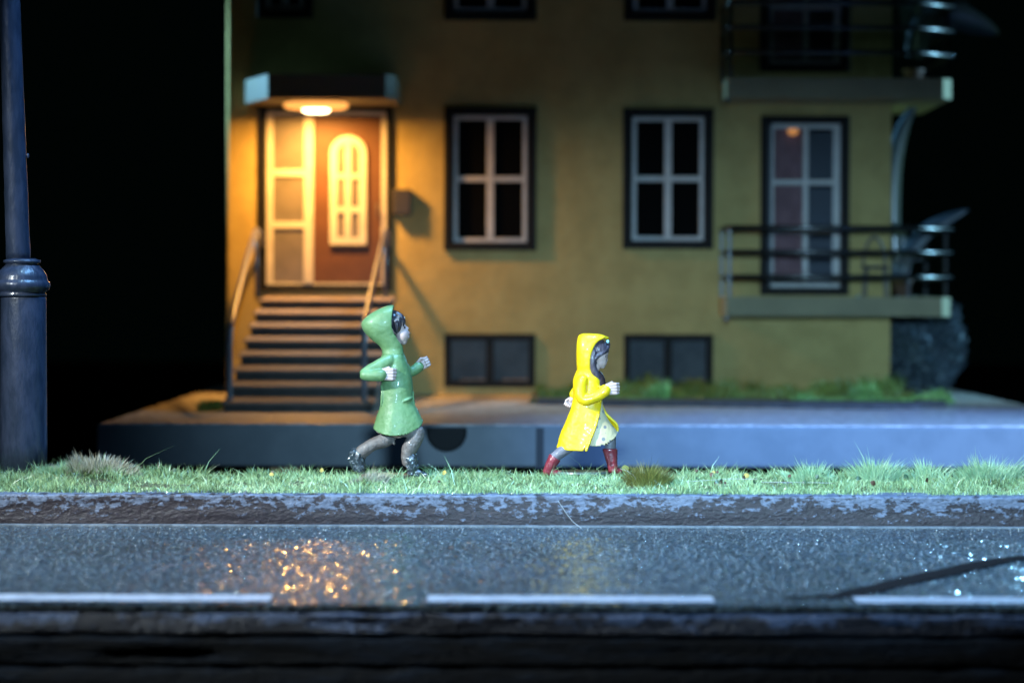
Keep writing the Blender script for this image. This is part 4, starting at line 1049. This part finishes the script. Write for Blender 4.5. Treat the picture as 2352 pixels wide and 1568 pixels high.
for sg in (-1, 1):
    f.chain(b, [(600, 260, 74*sg), (592, 330, 84*sg), (600, 410, 78*sg), (630, 480, 66*sg), (658, 528, 60*sg)], [40, 36, 36, 34, 22], 5)
    f.chain(b, [(740, 215, 30*sg), (700, 262, 72*sg), (640, 300, 92*sg), (605, 340, 92*sg)], [20, 18, 20, 22], 5)
f.chain(b, [(735, 160, -20), (752, 190, 0), (735, 160, 20)], [16, 14, 16], 3)
remesh(b, 'hair', M['hair_brown'], girl, .0034, 2)
small('hair_clip', mat('clip_blue', (.45, .80, .85), .2, coat=1), girl, f.p(738, 160, -38), (.013, .012, .014))
for sg in (-1, 1):
    small('eye', M['eye'], girl, f.p(716, 302, 52*sg), (.007, .007, .010)); small('eyebrow', M['brow'], girl, f.p(715, 284, 54*sg), (.012, .006, .003))
small('lips', M['lip'], girl, f.p(725, 377, 0), (.005, .014, .005))
small('earring', M['eye'], girl, f.p(631, 361, -78), (.006, .004, .010))
# scarf and dark vest
b = MB()
f.loft(b, [(440, 600, 668, 55, 0, 0, 0, 0, 0), (480, 590, 700, 72, 0, 0, 0, 0, 0), (530, 570, 718, 84, 0, 0, 0, 0, 0), (600, 560, 722, 92, 0, 0, 0, 0, 0), (700, 560, 700, 92, 0, 0, 0, 0, 0)], 5, 40)
remesh(b, 'vest', mat('vest', (.05, .03, .03), .4, bump=.2), girl, .0046, 2)
def dotted():
    m = mat('dress_fabric', (.60, .50, .30), .5, bump=.2); nt = m.node_tree; bs = nt.nodes['Principled BSDF']
    tc = nt.nodes.new('ShaderNodeTexCoord'); v = nt.nodes.new('ShaderNodeTexVoronoi'); v.inputs['Scale'].default_value = 19; v.inputs['Randomness'].default_value = .45
    r = nt.nodes.new('ShaderNodeValToRGB'); r.color_ramp.elements[0].position = .24; r.color_ramp.elements[1].position = .29
    r.color_ramp.elements[0].color = (.22, .22, .23, 1); r.color_ramp.elements[1].color = (.60, .50, .30, 1)
    nt.links.new(tc.outputs['Object'], v.inputs['Vector']); nt.links.new(v.outputs['Distance'], r.inputs[0]); nt.links.new(r.outputs[0], bs.inputs['Base Color'])
    return m
b = MB()
rows = [(690, 520, 690, 88), (780, 512, 700, 96), (860, 505, 722, 104), (930, 500, 768, 114)]
rows = [(*r, 0, 0, 0, 0, 0) for r in rows] + [(1010, 495, 815, 124, 0, 0, 0, -25, 0), (1090, 492, 838, 130, 0, 0, 0, -70, 10), (1135, 492, 845, 132, 0, 0, 0, -130, 15)]
f.loft(b, rows, 6, 56, None, .03)
remesh(b, 'dress', dotted(), girl, .0046, 3, .002, 14)
b = MB()
f.chain(b, [(560, 1020, -50), (460, 1095, -54), (380, 1150, -56), (300, 1210, -56), (232, 1262, -56)], [70, 68, 60, 54, 48])
f.chain(b, [(640, 1010, 62), (735, 1028, 66), (768, 1085, 66), (768, 1190, 66)], [66, 60, 56, 50])
f.chain(b, [(570, 1010, -40), (630, 1010, 50)], [66, 66], 0)
remesh(b, 'tights', M['tights'], girl, .0046, 3, .002, 22)
b = MB()
f.chain(b, [(238, 1268, -56), (200, 1330, -56), (178, 1385, -56)], [62, 54, 46], 4)
f.chain(b, [(165, 1392, -56), (230, 1402, -56), (290, 1410, -56)], [42, 34, 26], 4)
clip(b, f.p(243, 1258, 0), f.p(243, 1258, 0) - f.p(190, 1335, 0))
remesh(b, 'boot', M['red_boot'], girl, .0046, 2, .003, 22)
b = MB()
f.loft(b, [(1180, 694, 838, 66, 0, 0, 0, 0, 0), (1200, 698, 838, 64, 0, 0, 0, 0, 0), (1270, 718, 838, 58, 0, 0, 0, 0, 0), (1330, 738, 840, 52, 0, 0, 0, 0, 0), (1400, 752, 846, 46, 0, 0, 0, 0, 0)], 5, 40)
bmesh.ops.translate(b.bm, verts=b.bm.verts, vec=(0, 66*K, 0))
f.chain(b, [(790, 1380, 66), (835, 1392, 66), (862, 1400, 66)], [42, 34, 26], 4)
remesh(b, 'boot', M['red_boot'], girl, .0046, 2, .002, 22)
mb = MB(); bmesh.ops.create_cone(mb.bm, cap_ends=True, segments=64, radius1=.205, radius2=.20, depth=.014)
bmesh.ops.translate(mb.bm, verts=mb.bm.verts, vec=f.p(500, 1402, 0))
me = bpy.data.meshes.new('stand'); mb.bm.to_mesh(me); mb.bm.free(); me.materials.append(mat('stand_clear', (.10, .12, .11), .35, coat=.3))
o = bpy.data.objects.new('stand', me); COL.objects.link(o); o.parent = girl
